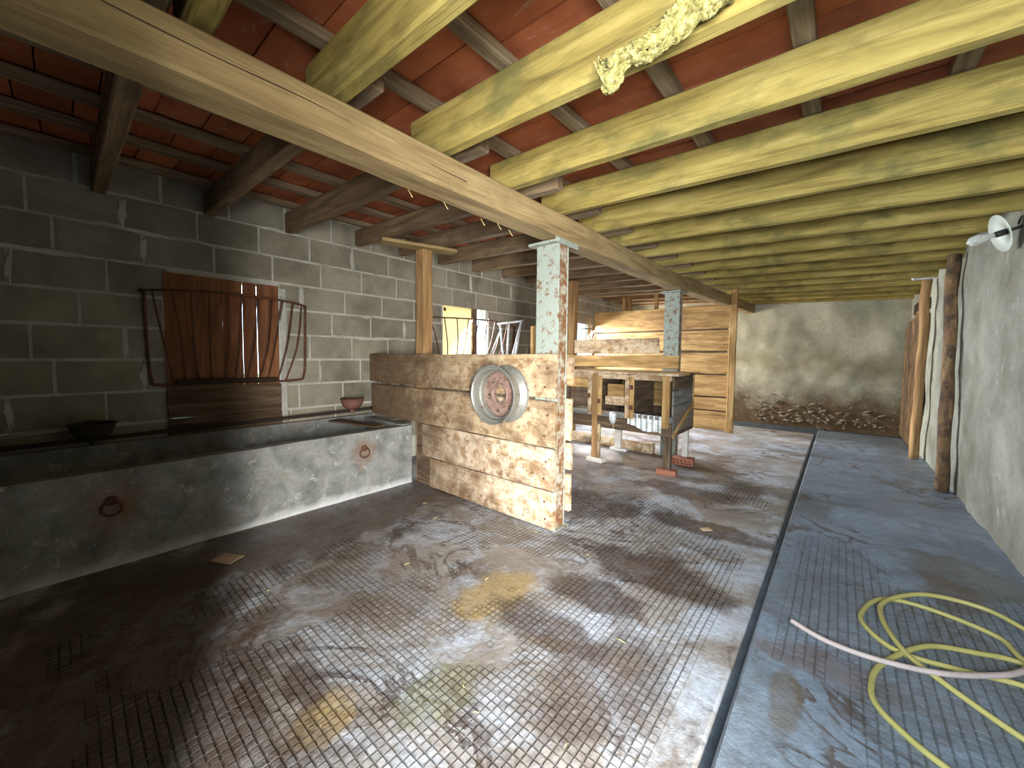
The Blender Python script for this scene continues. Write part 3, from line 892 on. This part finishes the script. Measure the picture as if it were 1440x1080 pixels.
# ------------------------------------------------------------------ feed trough with its fittings
tr = empty('feed_trough', (-4.3, 0.9, 0))
tag(tr, 'long grey concrete feed trough against the block wall', 'trough')
def rough_box(x0, x1, y0, y1, z0, z1, nx, ny, nz, amp, seed):
    bm = bmesh.new()
    add_box(bm, x0, x1, y0, y1, z0, z1)
    bmesh.ops.subdivide_edges(bm, edges=[e for e in bm.edges if abs((e.verts[0].co - e.verts[1].co).y) > 0.5], cuts=ny, use_grid_fill=True)
    bmesh.ops.subdivide_edges(bm, edges=[e for e in bm.edges if abs((e.verts[0].co - e.verts[1].co).z) > 0.2], cuts=nz, use_grid_fill=True)
    for v_ in bm.verts:
        n = noise.noise_vector(v_.co * 3 + Vector((seed, 0, 0)))
        v_.co += n * amp
    return bm_mesh(bm)
def tpart(name, x0, x1, y0, y1, z0, z1, seed, amp=0.008, mat='trough'):
    return link(name, rough_box(x0 + 4.3, x1 + 4.3, y0 - .9, y1 - .9, z0, z1, 1, 24, 5, amp, seed), mat, tr, smooth=False)
tpart('front_wall', -3.91, -3.8, -0.40, 2.64, 0.0, 0.68, 1)
tpart('back_wall', XL + 0.02, XL + 0.09, -0.40, 2.64, 0.0, 0.72, 2, 0.004)
tpart('trough_bed', XL + 0.06, -3.9, -0.40, 2.6, 0.22, 0.32, 3, 0.006, 'mat_dark')
tpart('end_wall', XL + 0.05, -3.86, 2.53, 2.645, 0.0, 0.69, 4)
# iron tethering rings
for (y, z, lab) in ((0.187, 0.441, 'rusty tethering ring on the shadowed stretch of the trough front'), (2.046, 0.481, 'rusty tethering ring on the trough front below the water bowl')):
    e = empty('tether_ring', (-3.795, y, z))
    tag(e, lab, 'ring')
    pts = [(0.012 + 0.006 * math.sin(t), 0.05 * math.sin(t), -0.02 + 0.05 * math.cos(t)) for t in [2 * math.pi * i / 20 for i in range(21)]]
    tube('ring', pts, 0.008, 'rust', e)
    link('anchor', lathe_mesh([(0.0, 0.0), (0.035, 0.0), (0.03, 0.008), (0.012, 0.016), (0.0, 0.018)], 14), 'rust', e, (0, 0, 0.03), (0, math.pi / 2, 0))
pipe = tube('water_pipe', smooth_path([(-4.64, -0.40, 0.78), (-4.645, 0.6, 0.785), (-4.64, 1.8, 0.79), (-4.64, 2.62, 0.8)], 6), 0.018, 'iron_black')
tag(pipe, 'thin rusty water pipe running along the back of the trough', 'pipe')
def water_bowl(y, z, lab, mat):
    e = empty('water_bowl', (-4.55, y, z))
    tag(e, lab, 'water bowl')
    bw = link('bowl', lathe_mesh([(0.0, 0.0), (0.06, 0.0), (0.1, 0.03), (0.125, 0.08), (0.13, 0.115), (0.14, 0.118), (0.14, 0.128), (0.122, 0.128), (0.112, 0.08), (0.085, 0.035), (0.0, 0.015)], 30), mat, e, smooth=True)
    link('bracket', boxes_mesh([(-0.2, -0.11, -0.035, 0.035, 0.06, 0.13)], 0.008), mat, e)
    under(link('valve', boxes_mesh([(-0.1, -0.03, -0.02, 0.02, 0.045, 0.075), (-0.045, -0.02, -0.035, 0.035, 0.02, 0.085)], 0.004), 'rust', e), bw)
    link('foot', lathe_mesh([(0.0, 0.0), (0.022, 0.0), (0.022, -0.05), (0.0, -0.05)], 12), mat, e)
    return e
water_bowl(2.3, 0.83, 'red-brown cast iron water bowl at the lit end of the trough', 'bowl')
water_bowl(0.14, 0.80, 'dark water bowl at the shadowed end of the trough', 'iron_black')
tag(bar('cover_board', (-4.66, 2.12, 0.70), (-3.9, 2.3, 0.695), 0.16, 0.02, 'plank_dark', None, 41, seg=6), 'narrow dark board laid across the trough under the water bowl', 'board')

# ------------------------------------------------------------------ windows in the block wall
w1 = empty('window_1', (XL, 1.12, 0.75)); tag(w1, kind='structure')
ysp = [0.62, 0.84, 1.06, 1.235, 1.365, 1.57]
for i in range(5):
    g = [0.0, 0.0, 0.004, 0.008, 0.0][i]
    ya, yb = ysp[i] + 0.001, ysp[i + 1] - g
    bar('plank', (0.031, (ya + yb) / 2 - 1.12, 0.42), (0.031, (ya + yb) / 2 - 1.12, 1.49), 0.014, yb - ya - 0.001, 'shutter', w1, 50 + i, up=(0, 1, 0), seg=40, wob=0.0055 if i in (2, 3, 4) else 0.001, bev=0.001)
for (za, zb, sd) in ((-0.04, 0.13, 1), (0.132, 0.425, 2)):
    bar('cross_board', (0.033, -0.5, (za + zb) / 2), (0.033, 0.46, (za + zb) / 2), 0.03, zb - za, 'plank_dark', w1, 57 + sd, seg=8, wob=0.004)
box('jamb', (-0.02, 0.025, 0.46, 0.53, 0.0, 1.47), 'mortar', w1)

def window(name, y0, y1, z0, z1, bars, sheet):
    e = empty(name, (XL, (y0 + y1) / 2, z0)); tag(e, kind='structure')
    w, h = (y1 - y0) / 2, z1 - z0
    for (a, b, c, d) in ((-w, -w + 0.035, 0, h), (w - 0.03, w, 0, h), (-w, w, 0, 0.035), (-w, w, h - 0.03, h)):
        box('frame', (-0.09, -0.03, a, b, c, d), 'post_wood' if not sheet else 'white_block', e, 0.003)
    for (ya, yb) in bars:
        box('mullion', (-0.085, -0.02, ya - (y0 + y1) / 2, yb - (y0 + y1) / 2, 0.03, h - 0.03), 'plank_dark', e, 0.003)
    if sheet:
        sh = box('sheet', (-0.06, -0.055, -w + 0.03, sheet - (y0 + y1) / 2, 0.03, h - 0.03), 'sheet', e, 0.001)
        under(box('hinge', (-0.05, -0.03, -w + 0.06, -w + 0.1, h - 0.12, h - 0.07), 'rust', e, 0.002), sh)
    return e
window('window_2', 3.9, 4.92, 1.35, 2.33, [(4.57, 4.68)], 4.58)
window('added_window', 9.3, 10.4, 1.1, 2.3, [], None)  # unseen window, added so that the back wall gets enough light
window('window_3', 7.2, 8.65, 1.35, 2.35, [(7.9, 7.97)], None)

# ------------------------------------------------------------------ hay racks
def hay_rack(y0, y1, z0, z1, depth, nb, lab, drop, lean=None):
    e = empty('hay_rack', (XL, (y0 + y1) / 2, z0))
    tag(e, lab, 'hay rack', None)
    w, h = (y1 - y0) / 2, z1 - z0
    def topp(t):
        return Vector((0.03 + depth * math.sin(math.pi * t) ** 0.7, -w + 2 * w * t, h + 0.02 * math.sin(math.pi * t)))
    tube('top_rail', [topp(i / 24) for i in range(25)], 0.011, 'rust', e)
    tube('frame_rod', smooth_path([(0.03, -w + 0.03, h), (0.03, -w + 0.04, h * .4), (0.035, -w + 0.06, 0.06), (0.04, -w + 0.13, 0.0), (0.05, 0, 0.0), (0.04, w - 0.13, 0.0), (0.035, w - 0.03, 0.06), (0.03, w - 0.01, h * .4), (0.03, w, h)], 6), 0.013, 'rust', e)
    for i in range(nb):
        t = (i + 0.6) / (nb + 0.2)
        tb = 0.12 + 0.76 * ((i + .5) / nb) + random.uniform(-.012, .012)
        a = topp(t); b = Vector((0.05, -w + 2 * w * tb, 0.005))
        m = a.lerp(b, 0.55) + Vector((0.05 * depth / 0.3, random.uniform(-.025, .03), 0))
        tube('bar', smooth_path([a, m, b], 6), 0.0085, 'rust', e, 6)
    return e
r1 = hay_rack(0.46, 1.85, 1.2, 2.05, 0.3, 11, 'rusty wire hay rack in front of the red-brown boarded window', 0)
o = link('hay_residue', boxes_mesh([(0.03, 0.12, -0.47, 0.36, 0.0, 0.045)], 0.01), 'mat_dark', r1)
hay_rack(3.45, 5.62, 1.3, 2.06, 0.34, 11, 'rusty wire hay rack in front of the bright window with the cream sheet', 0)
hay_rack(7.25, 8.66, 1.5, 2.12, 0.36, 9, 'rusty wire hay rack below the far bright window', 0)

# white bent tube frame standing behind the partition
wf = empty('tube_frame', (-3.87, 4.41, 1.05))
tag(wf, 'small white painted tube frame behind the partition, beside the bright window', 'frame')
def wl(a, b):
    tube('tube', [Vector((p[0] * .9 + 3.87, p[1] * .9 - 4.41, (p[2] - 1.5) * .9 + 0.45)) for p in (a, b)], 0.014, 'white_metal', wf, 8)
wl((-4.52, 4.9, 2.05), (-3.97, 4.9, 2.075))
wl((-4.0, 4.9, 2.07), (-4.72, 4.92, -0.16))
wl((-4.25, 4.88, 2.06), (-4.36, 4.86, -0.16))
wl((-4.45, 4.88, 2.05), (-4.2, 4.94, -0.16))
wl((-4.02, 4.92, 2.06), (-4.5, 4.98, -0.16))
wl((-4.4, 4.86, 1.97), (-4.72, 4.9, 1.45))

# ------------------------------------------------------------------ second stall divider and tall board screen
p2 = empty('stall_divider', (-2.9, 6.0, 0))
tag(p2, 'open stall divider of a rail and a split plank behind the rabbit hutch', 'partition')
plank(p2, -3.9, -1.80, 5.89, 1.335, 1.53, 0.05, 'plank_warm', 61, 'rail')
plank(p2, -3.7, -2.18, 6.1, 1.565, 1.81, 0.05, 'plank', 62, wob=0.012, ends=0.05)
plank(p2, -3.95, -2.15, 5.95, -0.005, 0.16, 0.14, 'plank', 63, 'sill_log', wob=0.02, bev=0.03)
plank(p2, -3.9, -1.9, 6.1, 0.62, 0.92, 0.04, 'plank_dark', 64)
plank(p2, -3.9, -1.9, 6.1, 0.95, 1.28, 0.04, 'plank_warm', 65)

p3 = empty('board_screen', (-3.2, 8.75, 0))
tag(p3, 'tall screen of wide warm brown boards with dark gaps before the back wall', 'partition')
for q, (za, zb) in enumerate(((0.015, 0.395), (0.42, 0.68), (0.71, 1.145), (1.18, 1.61), (1.65, 2.075), (2.11, 2.6))):
    plank(p3, XL + 0.03, -1.70, 8.76, za, zb, 0.04, 'plank_warm', 70 + q, wob=0.008)
for q, zc in enumerate((0.41, 0.695, 1.16, 1.63, 2.09)):
    plank(p3, XL + 0.03, -1.76, 8.795, zc - 0.07, zc + 0.07, 0.02, 'plank_dark', 85 + q, 'gap_shade_strip')  # dark strips added behind the gaps to stand in for shade
bar('upright', (1.552, -0.06, 0.0), (1.548, -0.06, 2.97), 0.125, 0.06, 'plank_warm', p3, 79, up=(0, 1, 0), seg=14, wob=0.012)
bar('head_board', (1.1, -0.115, 2.95), (1.95, -0.115, 2.9), 0.05, 0.09, 'plank_warm', p3, 80, seg=6)
for q, x in enumerate((-4.02, -3.88, -3.25)):
    bar('stud', (x + 3.2, 0.1, 1.4), (x + 3.2, 0.1, 2.94), 0.085, 0.06, 'post_wood', p3, 81 + q, up=(0, 1, 0), seg=8)

# ------------------------------------------------------------------ rabbit hutch on bricks
hu = empty('rabbit_hutch', (-2.35, 5.37, 0))
tag(hu, 'home-made wooden rabbit hutch on legs with open front compartments', 'hutch')
def hb(name, x0, x1, y0, y1, z0, z1, mat, parent=None, rot=(0, 0, 0), long='x', seed=None, **kw):
    px, py, pz = hu.location
    cx, cy, cz = (x0 + x1) / 2 - px, (y0 + y1) / 2 - py, (z0 + z1) / 2
    args = dict(seg=6, wob=0.004, bev=0.003); args.update(kw)
    if long == 'x':
        return bar(name, (x0 - px, cy, cz), (x1 - px, cy, cz), y1 - y0, z1 - z0, mat, hu, seed, **args)
    if long == 'y':
        return bar(name, (cx, y0 - py, cz), (cx, y1 - py, cz), x1 - x0, z1 - z0, mat, hu, seed, **args)
    return bar(name, (cx, cy, z0), (cx, cy, z1), x1 - x0, y1 - y0, mat, hu, seed, up=(0, 1, 0), **args)
for q in range(4):                                       # top boards
    hb('top_board', -3.2, -1.5, 4.9 + q * 0.235, 5.13 + q * 0.235, 1.27 + 0.004 * (q % 2), 1.3 + 0.004 * (q % 2), ('plank', 'plank_warm', 'plank_dark', 'plank_warm')[q])
hb('floor_board', -3.15, -1.56, 4.96, 5.8, 0.5, 0.535, 'plank_dark')
for q in range(3):                                       # back boards
    hb('back_board', -3.15, -1.56, 5.79, 5.82, 0.53 + q * 0.25, 0.77 + q * 0.25, ('plank_dark', 'plank_warm', 'plank_warm')[q])
hb('corner_post', -1.7, -1.615, 4.93, 4.985, 0.6, 1.265, 'plank_warm', long='z')
hb('leg', -1.69, -1.6, 4.985, 5.06, 0.07, 0.62, 'plank_dark', long='z')
hb('leg', -2.69, -2.61, 4.93, 4.995, 0.06, 1.265, 'post_wood', long='z')
hb('leg_splint', -2.605, -2.57, 4.94, 4.99, 0.06, 0.55, 'plank', long='z')
hb('leg', -1.66, -1.59, 5.68, 5.75, 0.1, 0.52, 'white_block', long='z')
hb('leg', -2.72, -2.62, 5.75, 5.82, 0.045, 0.52, 'white_block', long='z')
hb('leg', -3.18, -3.11, 4.93, 5.0, 0.0, 1.27, 'plank_dark', long='z')
hb('top_rail', -3.15, -1.6, 4.94, 4.985, 1.2, 1.268, 'plank')
hb('lower_board', -3.15, -1.58, 4.945, 4.98, 0.53, 0.66, 'plank_dark')
hb('lower_board', -3.15, -1.58, 4.95, 4.985, 0.665, 0.75, 'plank_grey')
stiles = []
for (xa, xb, m_) in ((-3.12, -3.06, 'plank_dark'), (-2.755, -2.7, 'plank'), (-2.6, -2.54, 'plank_warm'), (-2.19, -2.135, 'plank'), (-2.13, -2.07, 'plank_warm')):
    stiles.append(hb('door_stile', xa, xb, 4.915, 4.945, 0.68, 1.235, m_, long='z'))
for (xa, xb) in ((-3.06, -2.76), (-2.54, -2.19), (-2.07, -1.71)):
    hb('door_rail', xa, xb, 4.92, 4.945, 0.7, 0.745, 'plank_grey')
hb('divider', -2.66, -2.63, 5.0, 5.79, 0.535, 1.27, 'plank_dark', long='y')
hb('divider', -2.15, -2.12, 5.0, 5.79, 0.535, 1.27, 'plank_dark', long='y')
hb('feeder_board', -2.52, -2.2, 5.06, 5.08, 0.93, 1.12, 'plank_warm')
hb('feeder_board', -2.54, -2.18, 5.03, 5.05, 0.83, 0.95, 'plank', rot=(0, 0, 0))
for q in range(4):                                       # right end boards
    za = 0.53 + q * 0.185
    hb('end_board', -1.6, -1.575, 4.99, 5.82, za, za + 0.18, ('plank_grey', 'plank_grey', 'plank_grey', 'plank_dark')[q], long='y')
bar('end_batten', (0.785, -0.42, 0.5), (0.785, 0.44, 0.86), 0.02, 0.07, 'plank_warm', hu, 90, seg=6)
# corrugated metal patch on the front
bm = bmesh.new()
cols = []
nn = 40
for i in range(nn + 1):
    t = i / nn
    x = 0.2 + 0.45 * t
    off = 0.009 * math.sin(t * 2 * math.pi * 6)
    zb = 0.53 + 0.075 * (1 - t) ** 2 + 0.012 * math.sin(t * 9)
    zt = 0.755 - 0.01 * t
    cols.append([bm.verts.new((x, -0.445 + off, zb)), bm.verts.new((x, -0.445 + off, zt)), bm.verts.new((x, -0.441 + off, zt)), bm.verts.new((x, -0.441 + off, zb))])
for i in range(nn):
    for j in range(4):
        bm.faces.new((cols[i][j], cols[i + 1][j], cols[i + 1][(j + 1) % 4], cols[i][(j + 1) % 4]))
bm.faces.new(cols[0]); bm.faces.new(cols[-1][::-1])
bmesh.ops.recalc_face_normals(bm, faces=bm.faces)
link('metal_patch', bm_mesh(bm), 'zinc', hu)
# pale drinker hanging on the front
link('drinker', lathe_mesh([(0.0, 0.0), (0.03, 0.01), (0.045, 0.06), (0.05, 0.14), (0.035, 0.17), (0.0, 0.175)], 14), 'zinc', hu, (0.0, -0.47, 0.58), smooth=True)
for (x, z0, z1) in ((0.0, 0.3, 0.58), (-0.2, 0.32, 0.55)):
    tube('twine', smooth_path([(x, -0.46, z1), (x + 0.01, -0.465, (z0 + z1) / 2), (x - 0.01, -0.46, z0)], 4), 0.004, 'straw', hu, 6)
for (x, z, k_) in ((-0.385, 0.95, 1), (-0.22, 0.88, 2), (0.25, 1.1, 4), (0.25, 0.83, 4)):
    under(link('latch', boxes_mesh([(-0.022, 0.022, -0.012, 0.006, -0.03, 0.03)], 0.003), 'rust', hu, (x, -0.462, z)), stiles[k_])

def hollow_brick(name, x, y, rz, L, W, H, lab, mat, holes=4):
    bm = bmesh.new()
    t = 0.012
    if holes:
        add_box(bm, -L / 2, L / 2, -W / 2, W / 2, 0, t)
        add_box(bm, -L / 2, L / 2, -W / 2, W / 2, H - t, H)
        for i in range(holes + 1):
            xx = -L / 2 + (L - t) * i / holes
            add_box(bm, xx, xx + t, -W / 2, W / 2, t, H - t)
        add_box(bm, -L / 2 + t, L / 2 - t, -0.01, 0.01, t, H - t)
    else:
        add_box(bm, -L / 2, L / 2, -W / 2, W / 2, 0, H)
        bmesh.ops.bevel(bm, geom=list(bm.edges), offset=0.006, segments=1, affect='EDGES')
    o = link(name, bm_mesh(bm), mat, None, (x, y, 0.001), (0, 0, rz))
    return tag(o, lab, 'brick')
hollow_brick('brick', -1.64, 5.0, 0.12, 0.24, 0.14, 0.066, 'solid red brick under the front leg of the rabbit hutch', 'brick', 0)
hollow_brick('brick', -1.63, 5.66, 0.1, 0.27, 0.16, 0.095, 'hollow red brick under the white rear leg of the rabbit hutch', 'brick', 5)
hollow_brick('stone_pad', -2.62, 4.95, -0.1, 0.26, 0.13, 0.055, 'pale stone pad under the middle front leg of the hutch', 'white_block', 0)
hollow_brick('stone_pad', -2.66, 5.8, 0.05, 0.28, 0.13, 0.04, 'thin pale pad under the pale rear leg of the hutch', 'white_block', 0)

# ------------------------------------------------------------------ right side: split posts, old door, lamp, box
def log_post(p0, p1, r, lab, seed, mat):
    bm = bmesh.new()
    p0, p1 = Vector(p0), Vector(p1)
    n, seg = 26, 12
    rings = []
    L = (p1 - p0).length
    for i in range(n + 1):
        t = i / n
        c = Vector((0.018 * noise.noise((t * 4, seed, 0)), 0.022 * noise.noise((t * 4, seed, 5)), 0))
        rings.append([bm.verts.new(Vector(((r * (1 + 0.22 * noise.noise((math.cos(a) * 1.5, math.sin(a) * 1.5 + seed, t * 9)))) * math.cos(a), (r * (1 + 0.22 * noise.noise((math.cos(a) * 1.5, math.sin(a) * 1.5 + seed, t * 9)))) * math.sin(a), 0)) + c + Vector((0, 0, t * L))) for a in [2 * math.pi * j / seg for j in range(seg)]])
    for i in range(n):
        for j in range(seg):
            bm.faces.new((rings[i][j], rings[i][(j + 1) % seg], rings[i + 1][(j + 1) % seg], rings[i + 1][j]))
    bm.faces.new(rings[0][::-1]); bm.faces.new(rings[-1])
    bmesh.ops.rotate(bm, verts=bm.verts, matrix=Matrix.Rotation(math.pi / 2, 3, 'Y'))
    o = link('log_post', bm_mesh(bm), mat, None, smooth=True)
    d = (p1 - p0).normalized()
    o.rotation_euler = d.to_track_quat('X', 'Y').to_euler()
    o.location = p0
    return tag(o, lab, 'post')
log_post((0.93, 6.42, 0.02), (0.93, 6.62, 2.7), 0.055, 'rough bark-covered log post against the plastered wall near the lamp', 3, 'bark')
log_post((0.9, 8.3, 0.02), (0.9, 8.12, 2.66), 0.055, 'smoother brown wooden post in front of the old plank door', 8, 'post_wood')
dr = empty('door_1', (0.96, 9.75, 0.0)); tag(dr, kind='structure')
for q in range(5):
    ya = -0.98 + q * 0.395
    bar('plank', (0.0, ya + 0.19, 0.03), (0.0, ya + 0.19, 2.3 - 0.06 * abs(q - 1) + 0.03 * (q % 2)), 0.035, 0.385, 'plank_dark' if q in (0, 3) else 'bark', dr, 100 + q, up=(0, 1, 0), seg=10)
box('head_gap', (-0.01, 0.03, -1.0, 0.1, 2.3, 2.48), 'mat_dark', dr, 0.01)

lamp = empty('wall_lamp', (XR, 4.8, 2.53)); tag(lamp, 'bare bulb in a grey-green enamel reflector on the right wall', 'lamp')
ax = Vector((-0.93, -0.12, -0.28)).normalized()
q = ax.to_track_quat('Z', 'Y').to_euler()
tube('arm', [(0.01, 0, 0.01), ax * 0.1], 0.012, 'black', lamp)
link('reflector', lathe_mesh([(0.022, 0.0), (0.085, 0.014), (0.146, 0.036), (0.149, 0.038), (0.148, 0.042), (0.085, 0.02), (0.022, 0.005)], 32, True), 'enamel', lamp, ax * 0.085, q, smooth=True)
soc = link('socket', lathe_mesh([(0.0, 0.0), (0.024, 0.0), (0.024, 0.06), (0.018, 0.075), (0.0, 0.075)], 18), 'black', lamp, ax * 0.08, q, smooth=True)
under(link('bulb', lathe_mesh([(0.016, 0.0), (0.02, 0.025), (0.036, 0.065), (0.044, 0.1), (0.037, 0.132), (0.018, 0.15), (0.0, 0.154)], 24), 'glass', lamp, ax * 0.15, q, smooth=True), soc)
cab = tube('cable', smooth_path([(XR - 0.03, 4.79, 2.55), (XR - 0.045, 4.65, 2.57), (XR - 0.045, 4.4, 2.53), (XR - 0.045, 4.0, 2.56)], 6), 0.006, 'black')
tag(cab, 'thin black cable leading along the wall from the enamel lamp', 'cable')
fb = empty('light_box', (0.88, 8.3, 2.72)); tag(fb, 'pale grey box lamp under the rafters above the old plank door', 'lamp')
link('housing', boxes_mesh([(-0.13, 0.13, -0.06, 0.06, 0.0, 0.1)], 0.008), 'enamel', fb)
link('cover', boxes_mesh([(-0.12, 0.12, -0.05, 0.05, -0.025, 0.001)], 0.008), 'zinc', fb)

# stones showing through at the foot of the back wall
st_meshes = []
for s in range(5):
    bm = bmesh.new()
    bmesh.ops.create_icosphere(bm, subdivisions=1, radius=1)
    for v_ in bm.verts:
        v_.co *= 1 + 0.35 * noise.noise(v_.co * 1.7 + Vector((s * 5, 0, 0)))
    me = bm_mesh(bm); me.materials.append(MAT['wall_stone']); st_meshes.append(me)
for i in range(90):
    x = random.uniform(-1.6, 0.7); z = abs(random.gauss(0.05, 0.25)) + 0.06
    if z > 0.75: continue
    o = link('stone', random.choice(st_meshes), None, wall_back, (x, YB - 0.005 - random.random() * 0.02, z), (0, random.uniform(-.4, .4), 0))
    s = random.uniform(0.015, 0.045)
    o.scale = (s * random.uniform(1, 2.2), 0.03, s * random.uniform(.4, .8))

# ------------------------------------------------------------------ hose on the walkway
z0 = 0.018 + 0.0125
hp = [(-0.144, 2.534), (0.002, 2.484), (0.187, 2.479), (0.404, 2.551), (0.6, 2.713), (0.709, 2.845), (0.8, 3.05), (0.85, 3.25), (0.819, 3.338), (0.688, 3.437), (0.456, 3.399), (0.268, 3.17), (0.239, 2.938), (0.301, 2.684), (0.404, 2.54), (0.606, 2.382), (0.75, 2.33), (0.88, 2.5), (0.85, 2.8), (0.74, 2.98), (0.576, 2.937), (0.389, 2.811), (0.214, 2.52), (0.168, 2.32), (0.184, 2.194), (0.269, 2.087), (0.352, 2.024), (0.55, 1.9), (0.8, 1.95), (0.93, 2.3), (0.9, 2.7), (0.748, 3.016), (0.693, 3.191), (0.442, 3.28), (0.256, 3.222), (0.161, 2.989), (0.165, 2.835), (0.277, 2.694), (0.472, 2.717), (0.695, 2.781), (0.85, 2.75), (0.97, 2.6)]
hz = [0.055, 0.045, 0.05, 0.055, 0.05, 0.05, 0.04, 0.03, 0.03, 0.04, 0.04, 0.03, 0.03, 0.03, 0.03] + [0.01] * 6 + [0.02, 0.012, 0.01, 0.01, 0.01, 0.01, 0.01, 0.01, 0.01, 0.012, 0.012, 0.012, 0.012, 0.012, 0.012, 0.01, 0.01, 0.01, 0.01, 0.01, 0.01]
hose = empty('garden_hose', (0.45, 2.7, 0.018)); tag(hose, 'loosely coiled yellow garden hose lying on the walkway', 'hose')
pts = smooth_path([(x - 0.45, y - 2.7, z + 0.003) for (x, y), z in zip(hp, hz)], 9)
cut = 9 * 5
tube('hose_end', pts[:cut + 1], 0.0125, 'hose_p', hose, 10)
tube('hose_line', pts[cut:], 0.0125, 'hose_y', hose, 10)

# ------------------------------------------------------------------ foam rag on the rafter
def rag():
    bm = bmesh.new()
    path = smooth_path([(-.775, 2.645, .028), (-.75, 2.60, .05), (-.71, 2.595, .055), (-.665, 2.635, .03), (-.60, 2.62, .034), (-.54, 2.63, .045), (-.48, 2.66, .065), (-.42, 2.70, .09), (-.37, 2.71, .1), (-.325, 2.71, .085), (-.30, 2.72, .03)], 8)
    nu, nv = len(path), 30
    g = []
    for i, p in enumerate(path):
        t = i / (nu - 1)
        row = []
        for j in range(nv):
            s_ = j / nv * 2 * math.pi
            c = math.cos(s_)
            fold = 0.016 * math.sin(c * 6 + t * 5 + 2 * noise.noise((t * 5, c * 2, 1.0)))
            n = noise.noise_vector((t * 11, c * 3, 3.0)) * 0.018 + noise.noise_vector((t * 40, c * 8, 8.0)) * 0.012
            row.append(bm.verts.new(Vector((p.x, 1.426 + 0.024 * math.sin(s_) + fold - 0.01 * (1 - c * c), p.y + p.z * c)) + n))
        g.append(row)
    for i in range(nu - 1):
        for j in range(nv):
            bm.faces.new((g[i][j], g[i][(j + 1) % nv], g[i + 1][(j + 1) % nv], g[i + 1][j]))
    bm.faces.new(g[0]); bm.faces.new(g[-1][::-1])
    bmesh.ops.recalc_face_normals(bm, faces=bm.faces)
    return tag(link('foam_rag', bm_mesh(bm), 'rag', None, smooth=True), 'crumpled yellowed foam rag hanging on the side of a mossy rafter', 'rag')
rag()

# ------------------------------------------------------------------ small litter
def scrap(x, y, w, d, rz, lab, mat, name, cat):
    o = link(name, timber_mesh(w, d, 0.008, seg=4, wob=0.006, bev=0.0, seed=x * 3), mat, None, (x, y, 0.009), (0, 0, rz))
    return tag(o, lab, cat)
scrap(-3.33, 0.73, 0.17, 0.12, 0.5, 'small faded cardboard scrap on the dark floor by the trough', 'card', 'cardboard_scrap', 'cardboard')
scrap(-0.83, 3.6, 0.09, 0.05, 0.9, 'pale wood chip on the dark floor stain', 'plank', 'wood_chip', 'wood chip')
for i in range(26):
    x, y = random.uniform(-3.5, -0.6), random.uniform(0.4, 4.5)
    a = random.uniform(0, 3.14); L = random.uniform(0.02, 0.06)
    o = tube('straw', [(0, 0, 0), (L * math.cos(a) / 2, L * math.sin(a) / 2, 0.004), (L * math.cos(a), L * math.sin(a), 0)], 0.0018, 'straw', None, 5)
    o.location = (x, y, 0.012)
    tag(o, 'loose bit of straw lying on the stall floor', 'straw', 'straw bits on the floor')
for (x, y, z) in ((-1.97, 1.35, 2.47), (-1.95, 1.6, 2.47), (-1.97, 1.95, 2.465), (-1.95, 2.1, 2.47), (-1.97, 2.25, 2.465)):
    o = tube('straw', [(0, 0, 0), (0.01, 0.015, -0.03), (0.03, 0.01, -0.05)], 0.0025, 'straw', None, 5)
    o.location = (x, y, z)
    tag(o, 'wisp of straw caught under the main beam', 'straw', 'straw wisps on the beam')
